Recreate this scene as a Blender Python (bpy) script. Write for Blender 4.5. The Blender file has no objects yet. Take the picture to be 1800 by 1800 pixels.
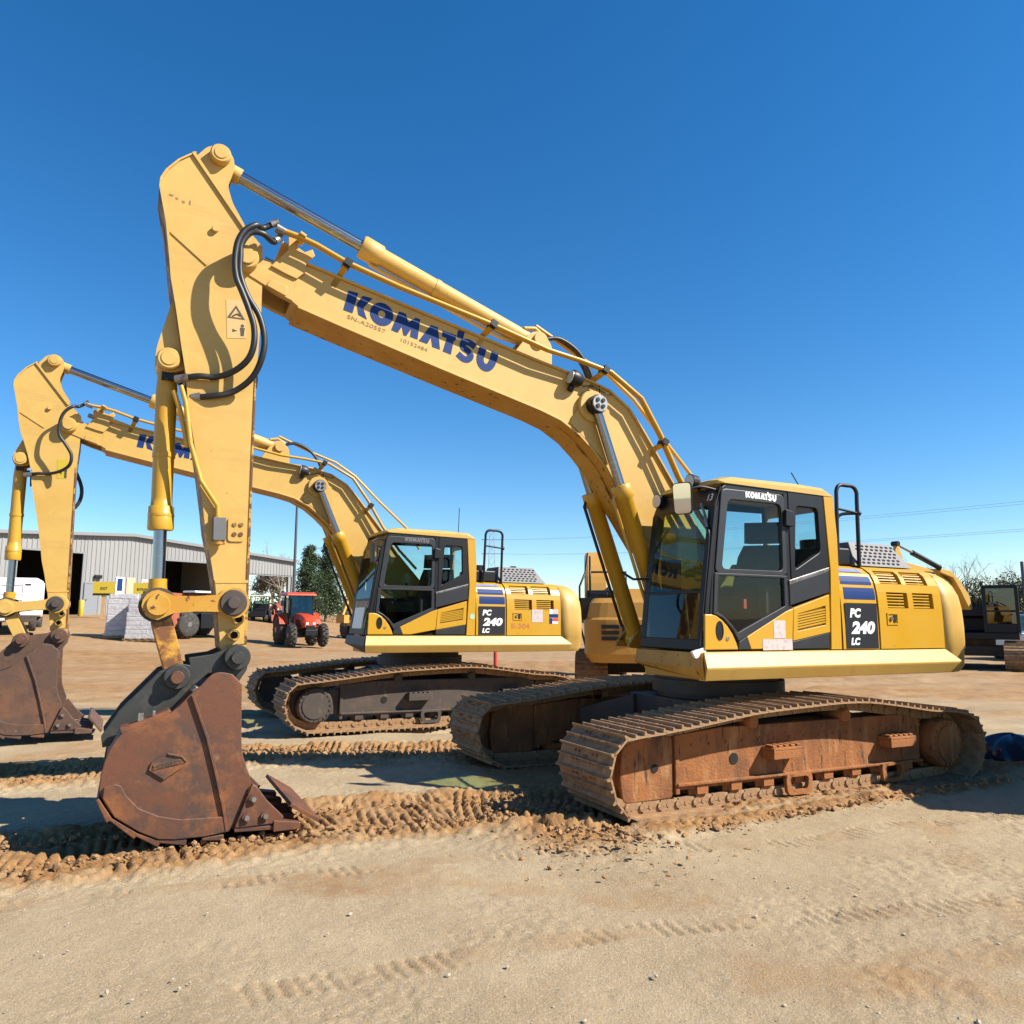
import bpy, bmesh, math, random
import numpy as np
from mathutils import Vector, Matrix, Euler
random.seed(7)
rng = np.random.default_rng(5)
R = math.radians
SC = bpy.context.scene
COL = SC.collection
PI = math.pi

# ------------------------------------------------------------------ camera
cam_d = bpy.data.cameras.new('camera')
cam = bpy.data.objects.new('camera', cam_d)
COL.objects.link(cam)
cam.location = (0, 0, 1.65)
cam.rotation_euler = (R(90 + 7.941), 0, 0)
cam_d.sensor_width = 36
cam_d.lens = 26.46
cam_d.clip_start = 0.05
cam_d.clip_end = 4000
SC.camera = cam

# ------------------------------------------------------------------ sky, sun, exposure
SUN = Vector((0.286, -0.079, 0.26)).normalized()
world = bpy.data.worlds.new("World")
SC.world = world
world.use_nodes = True
wn = world.node_tree.nodes
wl = world.node_tree.links
for n in list(wn):
    wn.remove(n)
wo = wn.new('ShaderNodeOutputWorld')
bg = wn.new('ShaderNodeBackground')
sky = wn.new('ShaderNodeTexSky')
sky.sky_type = 'NISHITA'
sky.sun_disc = False
sky.sun_elevation = math.asin(SUN.z)
sky.sun_rotation = math.atan2(SUN.x, SUN.y)
sky.altitude = 300
sky.air_density = 1.0
sky.dust_density = 0.0
sky.ozone_density = 4.0
bg.inputs['Strength'].default_value = 0.087
hs = wn.new('ShaderNodeHueSaturation')
hs.inputs['Saturation'].default_value = 1.3
hs.inputs['Hue'].default_value = 0.5
wl.new(sky.outputs[0], hs.inputs['Color'])
wl.new(hs.outputs[0], bg.inputs[0])
wl.new(bg.outputs[0], wo.inputs[0])
sun_d = bpy.data.lights.new('sun', 'SUN')
sun_d.energy = 5.0
sun_d.angle = R(0.5)
sun_d.color = (1.0, 0.93, 0.82)
sun = bpy.data.objects.new('sun', sun_d)
COL.objects.link(sun)
sun.rotation_euler = SUN.to_track_quat('Z', 'Y').to_euler()
SC.view_settings.view_transform = 'Standard'
SC.view_settings.look = 'None'
SC.view_settings.exposure = 0.98
SC.view_settings.gamma = 1.0
SC.view_settings.use_curve_mapping = False

# ------------------------------------------------------------------ materials
MATS = {}


def srgb(r, g, b):
    f = lambda c: (c / 12.92 if c <= 0.04045 else ((c + 0.055) / 1.055) ** 2.4)
    return (f(r / 255), f(g / 255), f(b / 255), 1)


def mat(name, col, rough=0.5, metal=0.0, noise=None, bump=None, spec=0.5, coat=0.0):
    """noise: list of (colour, scale, lo, hi, detail) layers mixed over the base by thresholded noise."""
    m = bpy.data.materials.new(name)
    m.use_nodes = True
    nt = m.node_tree
    p = nt.nodes['Principled BSDF']
    p.inputs['Roughness'].default_value = rough
    p.inputs['Metallic'].default_value = metal
    p.inputs['Specular IOR Level'].default_value = spec
    p.inputs['Coat Weight'].default_value = coat
    c = tuple(col) + ((1,) if len(col) == 3 else ())
    p.inputs['Base Color'].default_value = c
    if noise or bump:
        tc = nt.nodes.new('ShaderNodeTexCoord')
    if noise:
        last = None
        for (nc, sc, lo, hi, det, *ax) in noise:
            tx = nt.nodes.new('ShaderNodeTexNoise')
            tx.inputs['Scale'].default_value = sc
            tx.inputs['Detail'].default_value = det
            tx.inputs['Roughness'].default_value = 0.65
            if ax:
                mp = nt.nodes.new('ShaderNodeMapping')
                mp.inputs['Scale'].default_value = ax[0]
                nt.links.new(tc.outputs['Object'], mp.inputs[0])
                nt.links.new(mp.outputs[0], tx.inputs['Vector'])
            else:
                nt.links.new(tc.outputs['Object'], tx.inputs['Vector'])
            mr = nt.nodes.new('ShaderNodeMapRange')
            mr.inputs['From Min'].default_value = lo
            mr.inputs['From Max'].default_value = hi
            nt.links.new(tx.outputs['Fac'], mr.inputs['Value'])
            mx = nt.nodes.new('ShaderNodeMix')
            mx.data_type = 'RGBA'
            nt.links.new(mr.outputs[0], mx.inputs['Factor'])
            if last is None:
                mx.inputs['A'].default_value = c
            else:
                nt.links.new(last, mx.inputs['A'])
            mx.inputs['B'].default_value = tuple(nc) + ((1,) if len(nc) == 3 else ())
            last = mx.outputs['Result']
        nt.links.new(last, p.inputs['Base Color'])
    if bump:
        sc, st, dist = bump
        tx = nt.nodes.new('ShaderNodeTexNoise')
        tx.inputs['Scale'].default_value = sc
        tx.inputs['Detail'].default_value = 6
        nt.links.new(tc.outputs['Object'], tx.inputs['Vector'])
        b = nt.nodes.new('ShaderNodeBump')
        b.inputs['Strength'].default_value = st
        b.inputs['Distance'].default_value = dist
        nt.links.new(tx.outputs['Fac'], b.inputs['Height'])
        nt.links.new(b.outputs[0], p.inputs['Normal'])
    MATS[name] = m
    return m


def glass(name, tint, refl=1.0, rough=0.0, lo=0.06):
    m = bpy.data.materials.new(name)
    m.use_nodes = True
    nt = m.node_tree
    nt.nodes.remove(nt.nodes['Principled BSDF'])
    out = nt.nodes['Material Output']
    tr = nt.nodes.new('ShaderNodeBsdfTransparent')
    tr.inputs[0].default_value = tuple(tint) + (1,)
    gl = nt.nodes.new('ShaderNodeBsdfGlossy')
    gl.inputs['Roughness'].default_value = rough
    gl.inputs['Color'].default_value = (refl, refl, refl, 1)
    fr = nt.nodes.new('ShaderNodeFresnel')
    fr.inputs['IOR'].default_value = 1.5
    ad = nt.nodes.new('ShaderNodeMath')
    ad.operation = 'ADD'
    ad.inputs[1].default_value = lo
    mx = nt.nodes.new('ShaderNodeMixShader')
    nt.links.new(fr.outputs[0], ad.inputs[0])
    ge = nt.nodes.new('ShaderNodeNewGeometry')
    sb = nt.nodes.new('ShaderNodeMath')
    sb.operation = 'SUBTRACT'
    sb.inputs[0].default_value = 1.0
    mu = nt.nodes.new('ShaderNodeMath')
    mu.operation = 'MULTIPLY'
    nt.links.new(ge.outputs['Backfacing'], sb.inputs[1])
    nt.links.new(ad.outputs[0], mu.inputs[0])
    nt.links.new(sb.outputs[0], mu.inputs[1])
    nt.links.new(mu.outputs[0], mx.inputs[0])
    nt.links.new(tr.outputs[0], mx.inputs[1])
    nt.links.new(gl.outputs[0], mx.inputs[2])
    nt.links.new(mx.outputs[0], out.inputs[0])
    MATS[name] = m
    return m


RUST = (0.10, 0.035, 0.012)
YEL = mat('yellow_paint', (0.485, 0.262, 0.014), 0.36, noise=[((0.42, 0.22, 0.018), 1.3, 0.58, 0.80, 8, (3, 3, 0.6)), ((0.50, 0.275, 0.03), 2.2, 0.42, 0.7, 4), ((0.38, 0.19, 0.015), 9, 0.62, 0.9, 6), (RUST, 22, 0.71, 0.725, 9)], bump=(40, 0.04, 0.01))
YFD = mat('faded_yellow_paint', (0.50, 0.315, 0.078), 0.5, noise=[((0.40, 0.235, 0.058), 1.1, 0.55, 0.75, 8, (3.5, 3.5, 0.5)), ((0.30, 0.165, 0.048), 16, 0.68, 0.72, 9), ((0.62, 0.50, 0.24), 60, 0.70, 0.74, 4, (1, 1, 0.12)), ((0.46, 0.275, 0.058), 1.5, 0.4, 0.7, 4), ((0.53, 0.345, 0.10), 5, 0.55, 0.8, 6), (RUST, 24, 0.70, 0.715, 9)], bump=(30, 0.05, 0.01))
YWORN = mat('worn_yellow_paint', (0.42, 0.20, 0.016), 0.5, noise=[((0.48, 0.27, 0.045), 4, 0.45, 0.7, 5), (RUST, 14, 0.60, 0.635, 8), ((0.05, 0.02, 0.012), 30, 0.66, 0.70, 8)], bump=(40, 0.08, 0.01))
YEDGE = mat('chipped_yellow_edge', (0.45, 0.26, 0.05), 0.55, noise=[((0.12, 0.045, 0.016), 7, 0.44, 0.50, 9), ((0.04, 0.018, 0.01), 18, 0.6, 0.66, 8)], bump=(40, 0.1, 0.01))
YHALF = mat('half_rusted_yellow_paint', (0.50, 0.25, 0.03), 0.55, noise=[((0.16, 0.06, 0.02), 5, 0.46, 0.56, 9), ((0.06, 0.025, 0.012), 25, 0.6, 0.68, 8)], bump=(40, 0.1, 0.01))
BLK = mat('black_paint', (0.008, 0.0085, 0.0095), 0.45, spec=0.35, noise=[((0.014, 0.014, 0.015), 6, 0.5, 0.8, 4)])
GRY = mat('dark_grey_paint', (0.022, 0.0235, 0.027), 0.45, spec=0.4, noise=[((0.032, 0.032, 0.034), 5, 0.5, 0.8, 4)])
PLATE = mat('charcoal_badge', (0.016, 0.018, 0.022), 0.45, spec=0.4)
WHT = mat('white_print', (0.75, 0.75, 0.72), 0.5)
PAPER = mat('paper_sheet', (0.50, 0.43, 0.40), 0.7, noise=[((0.38, 0.28, 0.28), 22, 0.5, 0.7, 3)])
BLUE = mat('blue_print', (0.007, 0.030, 0.13), 0.55, spec=0.2, noise=[((0.010, 0.038, 0.15), 12, 0.5, 0.8, 3)])
BLUEF = mat('faded_blue_print', (0.16, 0.19, 0.33), 0.5, noise=[((0.32, 0.33, 0.42), 9, 0.45, 0.75, 4)])
INK = mat('dark_ink', (0.05, 0.042, 0.03), 0.7)
INKF = mat('faint_stencil_ink', (0.20, 0.135, 0.05), 0.7)
REDP = mat('red_print', (0.5, 0.05, 0.03), 0.5)
ORGP = mat('orange_print', (0.42, 0.13, 0.03), 0.6)
CHR = mat('chrome_rod', (0.27, 0.28, 0.31), 0.2, 1.0, noise=[((0.45, 0.44, 0.42), 6, 0.55, 0.75, 5, (1, 1, 8))])
STL = mat('worn_steel', (0.30, 0.29, 0.28), 0.4, 0.7, noise=[((0.14, 0.09, 0.06), 14, 0.5, 0.7, 6)])
RUB = mat('rubber_hose', (0.014, 0.014, 0.015), 0.45)
TYRE = mat('tyre_rubber', (0.035, 0.033, 0.03), 0.85, noise=[((0.14, 0.11, 0.075), 6, 0.5, 0.75, 6)], bump=(30, 0.2, 0.02))
BRN = mat('rusty_bucket_steel', (0.115, 0.041, 0.018), 0.6, noise=[((0.062, 0.035, 0.025), 1.9, 0.44, 0.60, 7), ((0.20, 0.070, 0.021), 3.6, 0.50, 0.66, 8), ((0.20, 0.115, 0.06), 9, 0.60, 0.74, 9), ((0.07, 0.032, 0.02), 9, 0.58, 0.74, 8, (1, 1, 3)), ((0.30, 0.17, 0.09), 42, 0.69, 0.74, 6)], bump=(26, 0.18, 0.012))
BRND = mat('dark_bucket_steel', (0.085, 0.046, 0.03), 0.6, noise=[((0.14, 0.062, 0.03), 2.6, 0.45, 0.65, 7), ((0.05, 0.03, 0.022), 7, 0.52, 0.7, 8), ((0.42, 0.32, 0.24), 16, 0.70, 0.73, 4)], bump=(26, 0.18, 0.012))
BRKT = mat('grey_primer_steel', (0.030, 0.031, 0.027), 0.5, noise=[((0.075, 0.068, 0.055), 7, 0.52, 0.78, 7), ((0.10, 0.05, 0.028), 4, 0.62, 0.75, 7)], bump=(40, 0.1, 0.01))
TRK = mat('muddy_track_steel', (0.27, 0.155, 0.072), 0.75, noise=[((0.13, 0.07, 0.035), 6, 0.48, 0.64, 8), ((0.38, 0.265, 0.15), 9, 0.50, 0.68, 8)], bump=(30, 0.35, 0.02))
FRM = mat('muddy_frame_paint', (0.28, 0.10, 0.024), 0.8, noise=[((0.17, 0.06, 0.016), 1.2, 0.46, 0.62, 6), ((0.40, 0.23, 0.10), 5, 0.60, 0.72, 9, (1, 1, 0.2)), ((0.12, 0.048, 0.018), 3.2, 0.48, 0.66, 8, (1, 1, 0.35)), ((0.34, 0.17, 0.062), 8, 0.52, 0.75, 8, (1, 1, 0.25)), ((0.05, 0.024, 0.012), 14, 0.60, 0.66, 8, (1.5, 1, 0.25))], bump=(40, 0.4, 0.02))
FRMD = mat('dark_frame_paint', (0.055, 0.042, 0.034), 0.65, noise=[((0.10, 0.062, 0.038), 3.5, 0.5, 0.7, 8), ((0.16, 0.11, 0.07), 8, 0.6, 0.8, 8, (1, 1, 0.3))], bump=(30, 0.2, 0.01))
HOLE = mat('painted_interior_shade', (0.008, 0.007, 0.006), 0.9)  # near-black colour stands in for shade inside holes and the shed
SEAT = mat('seat_fabric', (0.012, 0.0125, 0.014), 0.8)
GLS = glass('cab_glass', (0.84, 0.92, 0.92), 0.6, 0.0, 0.0)
GLSD = glass('windscreen_glass', (0.90, 0.93, 0.66), 0.7, 0.01, 0.02)
GLD = glass('tractor_glass', (0.40, 0.55, 0.52), 0.9, 0.0, 0.05)
MIR = mat('mirror_glass', (0.55, 0.56, 0.58), 0.02, 1.0)
LENS = mat('lamp_lens', (0.55, 0.55, 0.52), 0.15)
GRIL = mat('grey_grille_steel', (0.115, 0.115, 0.12), 0.6, 0.0, noise=[((0.16, 0.155, 0.15), 6, 0.5, 0.8, 5)])
OCAT = mat('orange_yellow_paint', (0.46, 0.24, 0.045), 0.5, noise=[((0.42, 0.22, 0.04), 3, 0.5, 0.75, 5)])
RED = mat('orange_red_paint', (0.50, 0.055, 0.014), 0.3, noise=[((0.42, 0.05, 0.015), 4, 0.5, 0.8, 3)])
REDD = mat('dusty_red_paint', (0.30, 0.075, 0.04), 0.6, noise=[((0.38, 0.13, 0.08), 4, 0.5, 0.8, 5)])
WPA = mat('white_paint', (0.80, 0.80, 0.78), 0.35, noise=[((0.70, 0.69, 0.66), 1.2, 0.5, 0.8, 5)])
SID = mat('ribbed_wall_steel', (0.255, 0.255, 0.25), 0.55, noise=[((0.22, 0.22, 0.215), 0.6, 0.4, 0.75, 5, (1, 1, 0.2))])
TRIM = mat('wall_trim_paint', (0.20, 0.205, 0.21), 0.5)
DOOR = mat('grey_door_paint', (0.20, 0.215, 0.23), 0.5)
SGN = mat('yellow_sign_face', (0.44, 0.32, 0.02), 0.5)
WOOD = mat('raw_timber', (0.42, 0.26, 0.13), 0.8, noise=[((0.30, 0.17, 0.08), 5, 0.45, 0.7, 6, (4, 4, 0.6))])
WRAP = mat('stretch_wrap', (0.46, 0.45, 0.46), 0.25, noise=[((0.33, 0.31, 0.31), 3, 0.45, 0.6, 4, (0.6, 0.6, 9)), ((0.62, 0.62, 0.64), 7, 0.58, 0.7, 5, (1, 1, 0.5))], bump=(9, 0.5, 0.05))
TARP = mat('dark_blue_plastic', (0.012, 0.02, 0.04), 0.25)
PINE = mat('evergreen_needles', (0.030, 0.052, 0.018), 0.8, noise=[((0.058, 0.085, 0.026), 1.2, 0.45, 0.65, 4)])
HEDG = mat('dark_hedge_leaves', (0.042, 0.048, 0.02), 0.8, noise=[((0.07, 0.075, 0.028), 0.6, 0.45, 0.7, 4)])
OLIV = mat('olive_winter_leaves', (0.17, 0.135, 0.08), 0.8, noise=[((0.20, 0.155, 0.10), 0.7, 0.45, 0.7, 4)])
BARK = mat('grey_bark', (0.15, 0.125, 0.10), 0.85)
TWIG = mat('winter_twigs', (0.30, 0.255, 0.225), 0.9)
GALV = mat('galvanised_steel', (0.30, 0.32, 0.34), 0.5, 0.4)
POLE = mat('dark_pole_paint', (0.06, 0.065, 0.08), 0.5)
GRN = mat('green_paint', (0.03, 0.10, 0.05), 0.5)
CONT = mat('container_paint', (0.10, 0.13, 0.16), 0.5, noise=[((0.14, 0.09, 0.06), 1.5, 0.6, 0.75, 6)])


# ------------------------------------------------------------------ mesh builder
class MB:
    def __init__(s):
        s.v, s.f, s.mi, s.sm = [], [], [], []

    def add(s, vs, fs, mat=0, smooth=False):
        o = len(s.v)
        s.v += [tuple(map(float, p)) for p in vs]
        for f in fs:
            s.f.append(tuple(i + o for i in f))
            s.mi.append(mat)
            s.sm.append(smooth)

    def box(s, c, size, mat=0, rot=None, tap=1.0):
        hx, hy, hz = [d / 2 for d in size]
        P = [Vector((x * (tap if z > 0 else 1), y * (tap if z > 0 else 1), z)) for z in (-hz, hz) for (x, y) in ((-hx, -hy), (hx, -hy), (hx, hy), (-hx, hy))]
        if rot is not None:
            P = [rot @ p for p in P]
        c = Vector(c)
        s.add([p + c for p in P], [(0, 3, 2, 1), (4, 5, 6, 7), (0, 1, 5, 4), (1, 2, 6, 5), (2, 3, 7, 6), (3, 0, 4, 7)], mat)

    def bb(s, x0, x1, y0, y1, z0, z1, mat=0):
        s.box(((x0 + x1) / 2, (y0 + y1) / 2, (z0 + z1) / 2), (abs(x1 - x0), abs(y1 - y0), abs(z1 - z0)), mat)

    def prism(s, poly, y0, y1, mat=0, emat=None, ax='y'):
        """polygon in (x,z) extruded along y (or (x,y) along z for ax='z')."""
        n = len(poly)
        a = sum(poly[i][0] * poly[(i + 1) % n][1] - poly[(i + 1) % n][0] * poly[i][1] for i in range(n))
        if a < 0:
            poly = poly[::-1]
        if y0 > y1:
            y0, y1 = y1, y0
        f = (lambda p, t: (p[0], t, p[1])) if ax == 'y' else (lambda p, t: (p[0], p[1], t))
        if ax == 'x':
            f = lambda p, t: (t, p[0], p[1])
        vs = [f(p, y0) for p in poly] + [f(p, y1) for p in poly]
        lo, hi = tuple(range(n)), tuple(range(2 * n - 1, n - 1, -1))
        q = [((i + 1) % n, i, i + n, (i + 1) % n + n) for i in range(n)]
        if ax != 'y':
            lo, hi = lo[::-1], hi[::-1]
            q = [t[::-1] for t in q]
        em = mat if emat is None else emat
        s.add(vs, [lo, hi], mat)
        o = len(s.v) - 2 * n
        for t in q:
            s.f.append(tuple(i + o for i in t))
            s.mi.append(em)
            s.sm.append(False)

    def ring(s, outer, inner, y0, y1, mat=0):
        """frame between two loops of the same length in (x,z)."""
        n = len(outer)
        vs = []
        for y in (y0, y1):
            vs += [(p[0], y, p[1]) for p in outer] + [(p[0], y, p[1]) for p in inner]
        fs = []
        for i in range(n):
            j = (i + 1) % n
            fs += [(i, j, n + j, n + i), (2 * n + j, 2 * n + i, 3 * n + i, 3 * n + j), (j, i, 2 * n + i, 2 * n + j), (n + i, n + j, 3 * n + j, 3 * n + i)]
        s.add(vs, fs, mat)

    def lathe(s, p0, p1, prof, n=16, mat=0, smooth=True):
        """profile [(t along p0->p1 in metres, radius)]"""
        p0, p1 = Vector(p0), Vector(p1)
        d = (p1 - p0).normalized()
        u = d.orthogonal().normalized()
        w = d.cross(u)
        vs, fs = [], []
        for (t, r) in prof:
            for k in range(n):
                a = 2 * PI * k / n
                vs.append(p0 + d * t + (u * math.cos(a) + w * math.sin(a)) * r)
        for i in range(len(prof) - 1):
            for k in range(n):
                k2 = (k + 1) % n
                fs.append((i * n + k, i * n + k2, (i + 1) * n + k2, (i + 1) * n + k))
        s.add(vs, fs, mat, smooth)
        m = len(prof) - 1
        s.add([vs[k] for k in range(n)], [tuple(range(n - 1, -1, -1))], mat)
        s.add([vs[m * n + k] for k in range(n)], [tuple(range(n))], mat)

    def cyl(s, p0, p1, r, r1=None, n=16, mat=0, ch=0.0):
        L = (Vector(p1) - Vector(p0)).length
        r1 = r if r1 is None else r1
        if ch:
            s.lathe(p0, p1, [(0, r - ch), (ch, r), (L - ch, r1), (L, r1 - ch)], n, mat)
        else:
            s.lathe(p0, p1, [(0, r), (L, r1)], n, mat)

    def tube(s, path, r, n=8, mat=0, closed=False):
        P = [Vector(p) for p in path]
        rs = r if isinstance(r, (list, tuple)) else [r] * len(P)
        m = len(P)
        u = None
        vs = []
        for i in range(m):
            if closed:
                d = (P[(i + 1) % m] - P[i - 1])
            else:
                d = P[min(i + 1, m - 1)] - P[max(i - 1, 0)]
            d.normalize()
            if u is None:
                u = d.orthogonal().normalized()
            u = (u - d * u.dot(d))
            if u.length < 1e-5:
                u = d.orthogonal()
            u.normalize()
            w = d.cross(u)
            for k in range(n):
                a = 2 * PI * k / n
                vs.append(P[i] + (u * math.cos(a) + w * math.sin(a)) * rs[i])
        fs = []
        for i in range(m if closed else m - 1):
            j = (i + 1) % m
            for k in range(n):
                k2 = (k + 1) % n
                fs.append((i * n + k, i * n + k2, j * n + k2, j * n + k))
        s.add(vs, fs, mat, True)
        if not closed:
            s.add(vs[:n], [tuple(range(n - 1, -1, -1))], mat)
            s.add(vs[-n:], [tuple(range(n))], mat)

    def loft(s, secs, mat=0, smooth=False, cap=True, closed=True):
        n = len(secs[0])
        vs = [p for c in secs for p in c]
        fs = []
        for i in range(len(secs) - 1):
            for k in range(n if closed else n - 1):
                k2 = (k + 1) % n
                fs.append((i * n + k, i * n + k2, (i + 1) * n + k2, (i + 1) * n + k))
        s.add(vs, fs, mat, smooth)
        if cap:
            s.add(secs[0], [tuple(range(n - 1, -1, -1))], mat)
            s.add(secs[-1], [tuple(range(n))], mat)

    def mesh(s, name, mats, fix=True):
        me = bpy.data.meshes.new(name)
        me.from_pydata(s.v, [], s.f)
        for m in mats:
            me.materials.append(m)
        me.polygons.foreach_set('material_index', s.mi)
        me.polygons.foreach_set('use_smooth', s.sm)
        if fix:
            b = bmesh.new()
            b.from_mesh(me)
            bmesh.ops.recalc_face_normals(b, faces=b.faces)
            b.to_mesh(me)
            b.free()
        me.update()
        return me


def rounded(poly, r, n=4):
    out = []
    m = len(poly)
    for i in range(m):
        p, a, b = Vector(poly[i]), Vector(poly[i - 1]), Vector(poly[(i + 1) % m])
        ra = min(r, (a - p).length * 0.45, (b - p).length * 0.45)
        s, e = p + (a - p).normalized() * ra, p + (b - p).normalized() * ra
        for k in range(n + 1):
            t = k / n
            q = s * (1 - t) ** 2 + p * 2 * t * (1 - t) + e * t * t
            out.append((q.x, q.y))
    return out


def smooth_path(pts, n=6):
    P = [Vector(p) for p in pts]
    out = []
    for i in range(len(P) - 1):
        a, b, c, d = P[max(i - 1, 0)], P[i], P[i + 1], P[min(i + 2, len(P) - 1)]
        for k in range(n):
            t = k / n
            out.append(0.5 * ((2 * b) + (c - a) * t + (2 * a - 5 * b + 4 * c - d) * t * t + (-a + 3 * b - 3 * c + d) * t ** 3))
    out.append(P[-1])
    return out


CACHE = {}


def part(name, mats, build, parent=None, loc=(0, 0, 0), rot=(0, 0, 0), key=None, bevel=0, kind=None, label=None):
    """link ONE mesh object; alike parts share mesh data through key."""
    k = key
    if k is not None and k in CACHE:
        me = CACHE[k]
    else:
        b = MB()
        build(b)
        me = b.mesh(name, mats if isinstance(mats, (list, tuple)) else [mats])
        if k is not None:
            CACHE[k] = me
    o = bpy.data.objects.new(name, me)
    COL.objects.link(o)
    o.parent = parent
    o.location = loc
    o.rotation_euler = rot
    if bevel:
        md = o.modifiers.new('bevel', 'BEVEL')
        md.width = bevel
        md.segments = 2
        md.limit_method = 'ANGLE'
        md.angle_limit = R(38)
    if kind:
        o['kind'] = kind
    if label:
        o['label'] = label
    return o


def thing(name, label, cat, loc=(0, 0, 0), rot=(0, 0, 0), group=None):
    o = bpy.data.objects.new(name, None)
    o.empty_display_size = 0.2
    COL.objects.link(o)
    o.location = loc
    o.rotation_euler = rot
    o['label'] = label
    o['category'] = cat
    if group:
        o['group'] = group
    return o


def tag(o, label, cat, group=None):
    o['label'] = label
    o['category'] = cat
    if group:
        o['group'] = group
    return o


# lettering ---------------------------------------------------------
LOGO = dict(
    K1=[(-0.002, 0.191), (0.088, 0.205), (0.087, -0.003), (0, -0.006)],
    K2=[(0.133, 0.198), (0.225, 0.211), (0.167, 0.085), (0.227, -0.008), (0.141, 0.005), (0.1, 0.1)],
    M=[(0.467, -0.013), (0.494, 0.193), (0.56, 0.199), (0.607, 0.127), (0.663, 0.201), (0.71, 0.199), (0.731, -0.003), (0.656, -0.004), (0.648, 0.075), (0.619, -0.013), (0.591, -0.015), (0.556, 0.06), (0.533, -0.014)],
    A=[(0.745, -0.01), (0.823, 0.191), (0.896, 0.194), (0.968, -0.012), (0.889, -0.016), (0.853, 0.07), (0.833, -0.007)],
    T=[(0.95, 0.184), (1.095, 0.192), (1.097, 0.13), (1.081, 0.129), (1.085, -0.017), (0.999, -0.017), (1.006, 0.123), (0.955, 0.124)],
    t=[(1.098, 0.254), (1.168, 0.258), (1.168, 0.172), (1.101, 0.173)])
LS = [(1.306, 0.155), (1.229, 0.172), (1.18, 0.144), (1.19, 0.10), (1.245, 0.084), (1.284, 0.049), (1.265, 0.004), (1.215, -0.008), (1.15, 0.02)]
LU = [(1.391, 0.18), (1.385, 0.06), (1.42, 0.002), (1.475, -0.004), (1.515, 0.055), (1.526, 0.182)]


def ribbon(b, path, w, f, mat=0, dz=0.0):
    P = [Vector(p) for p in smooth_path([(x, y, 0) for x, y in path], 5)]
    L, Rr = [], []
    for i in range(len(P)):
        d = (P[min(i + 1, len(P) - 1)] - P[max(i - 1, 0)]).normalized()
        nn = Vector((-d.y, d.x, 0)) * (w / 2)
        L.append(P[i] + nn)
        Rr.append(P[i] - nn)
    vs = [f(p.x, p.y) for p in L] + [f(p.x, p.y) for p in Rr]
    n = len(P)
    b.add(vs, [(i, i + 1, n + i + 1, n + i) for i in range(n - 1)], mat)


def logo(b, f, mat=0):
    for k, pl in LOGO.items():
        b.add([f(*p) for p in pl], [tuple(range(len(pl)))], mat)
    n = 28
    vs = []
    for r in (0.112, 0.036):
        vs += [f(0.345 + r * math.cos(2 * PI * i / n), 0.098 + r * math.sin(2 * PI * i / n)) for i in range(n)]
    b.add(vs, [(i, (i + 1) % n, n + (i + 1) % n, n + i) for i in range(n)], mat)
    ribbon(b, LS, 0.066, f, mat)
    ribbon(b, LU, 0.078, f, mat)


def text_polys(txt, bold=0.0, shear=0.0, spacing=1.0):
    """verts, faces of flat lettering, height of capitals about 0.7"""
    cu = bpy.data.curves.new('lettering', 'FONT')
    cu.body = txt
    cu.offset = bold
    cu.shear = shear
    cu.space_character = spacing
    cu.resolution_u = 3
    o = bpy.data.objects.new('lettering', cu)
    COL.objects.link(o)
    bpy.context.view_layer.update()
    dg = bpy.context.evaluated_depsgraph_get()
    me = o.evaluated_get(dg).to_mesh()
    vs = [tuple(v.co) for v in me.vertices]
    fs = [tuple(p.vertices) for p in me.polygons]
    o.evaluated_get(dg).to_mesh_clear()
    bpy.data.objects.remove(o)
    bpy.data.curves.remove(cu)
    return vs, fs


def lettering(b, txt, f, w=None, h=None, mat=0, bold=0.0, shear=0.0, spacing=1.0):
    """place lettering through f(s,t) fitted in w x h"""
    vs, fs = text_polys(txt, bold, shear, spacing)
    x0, x1 = min(v[0] for v in vs), max(v[0] for v in vs)
    y0, y1 = min(v[1] for v in vs), max(v[1] for v in vs)
    sy = h / (y1 - y0)
    sx = sy if w is None else w / (x1 - x0)
    b.add([f((v[0] - x0) * sx, (v[1] - y0) * sy) for v in vs], fs, mat)


# ------------------------------------------------------------------ ground
def sstep(t):
    t = np.clip(t, 0, 1)
    return t * t * (3 - 2 * t)


def gz(X, Y):
    X, Y = np.asarray(X, float), np.asarray(Y, float)
    wl_ = sstep((-X - 6) / 22)
    return 1.9 * sstep((Y - 16) / 42) * wl_  - 0.03 * sstep((Y - 4) / 3) * sstep((X - 2) / 3)


def gzf(x, y):
    return float(gz(x, y))


def vnoise(X, Y, seed=0):
    xi, yi = np.floor(X).astype(np.int64), np.floor(Y).astype(np.int64)
    fx, fy = X - xi, Y - yi
    fx, fy = fx * fx * (3 - 2 * fx), fy * fy * (3 - 2 * fy)

    def h(a, c):
        n = (a * 374761393 + c * 668265263 + seed * 1442695041) & 0xFFFFFFFF
        n = ((n ^ (n >> 13)) * 1274126177) & 0xFFFFFFFF
        return ((n ^ (n >> 16)) & 0xFFFF) / 65535.0
    a, b_, c, d = h(xi, yi), h(xi + 1, yi), h(xi, yi + 1), h(xi + 1, yi + 1)
    return (a * (1 - fx) + b_ * fx) * (1 - fy) + (c * (1 - fx) + d * fx) * fy


def fbm(X, Y, oct=4, seed=0):
    s, a, t = 0, 1.0, 0
    for i in range(oct):
        s = s + a * vnoise(X * 2 ** i, Y * 2 ** i, seed + i * 17)
        t += a
        a *= 0.5
    return s / t


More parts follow.
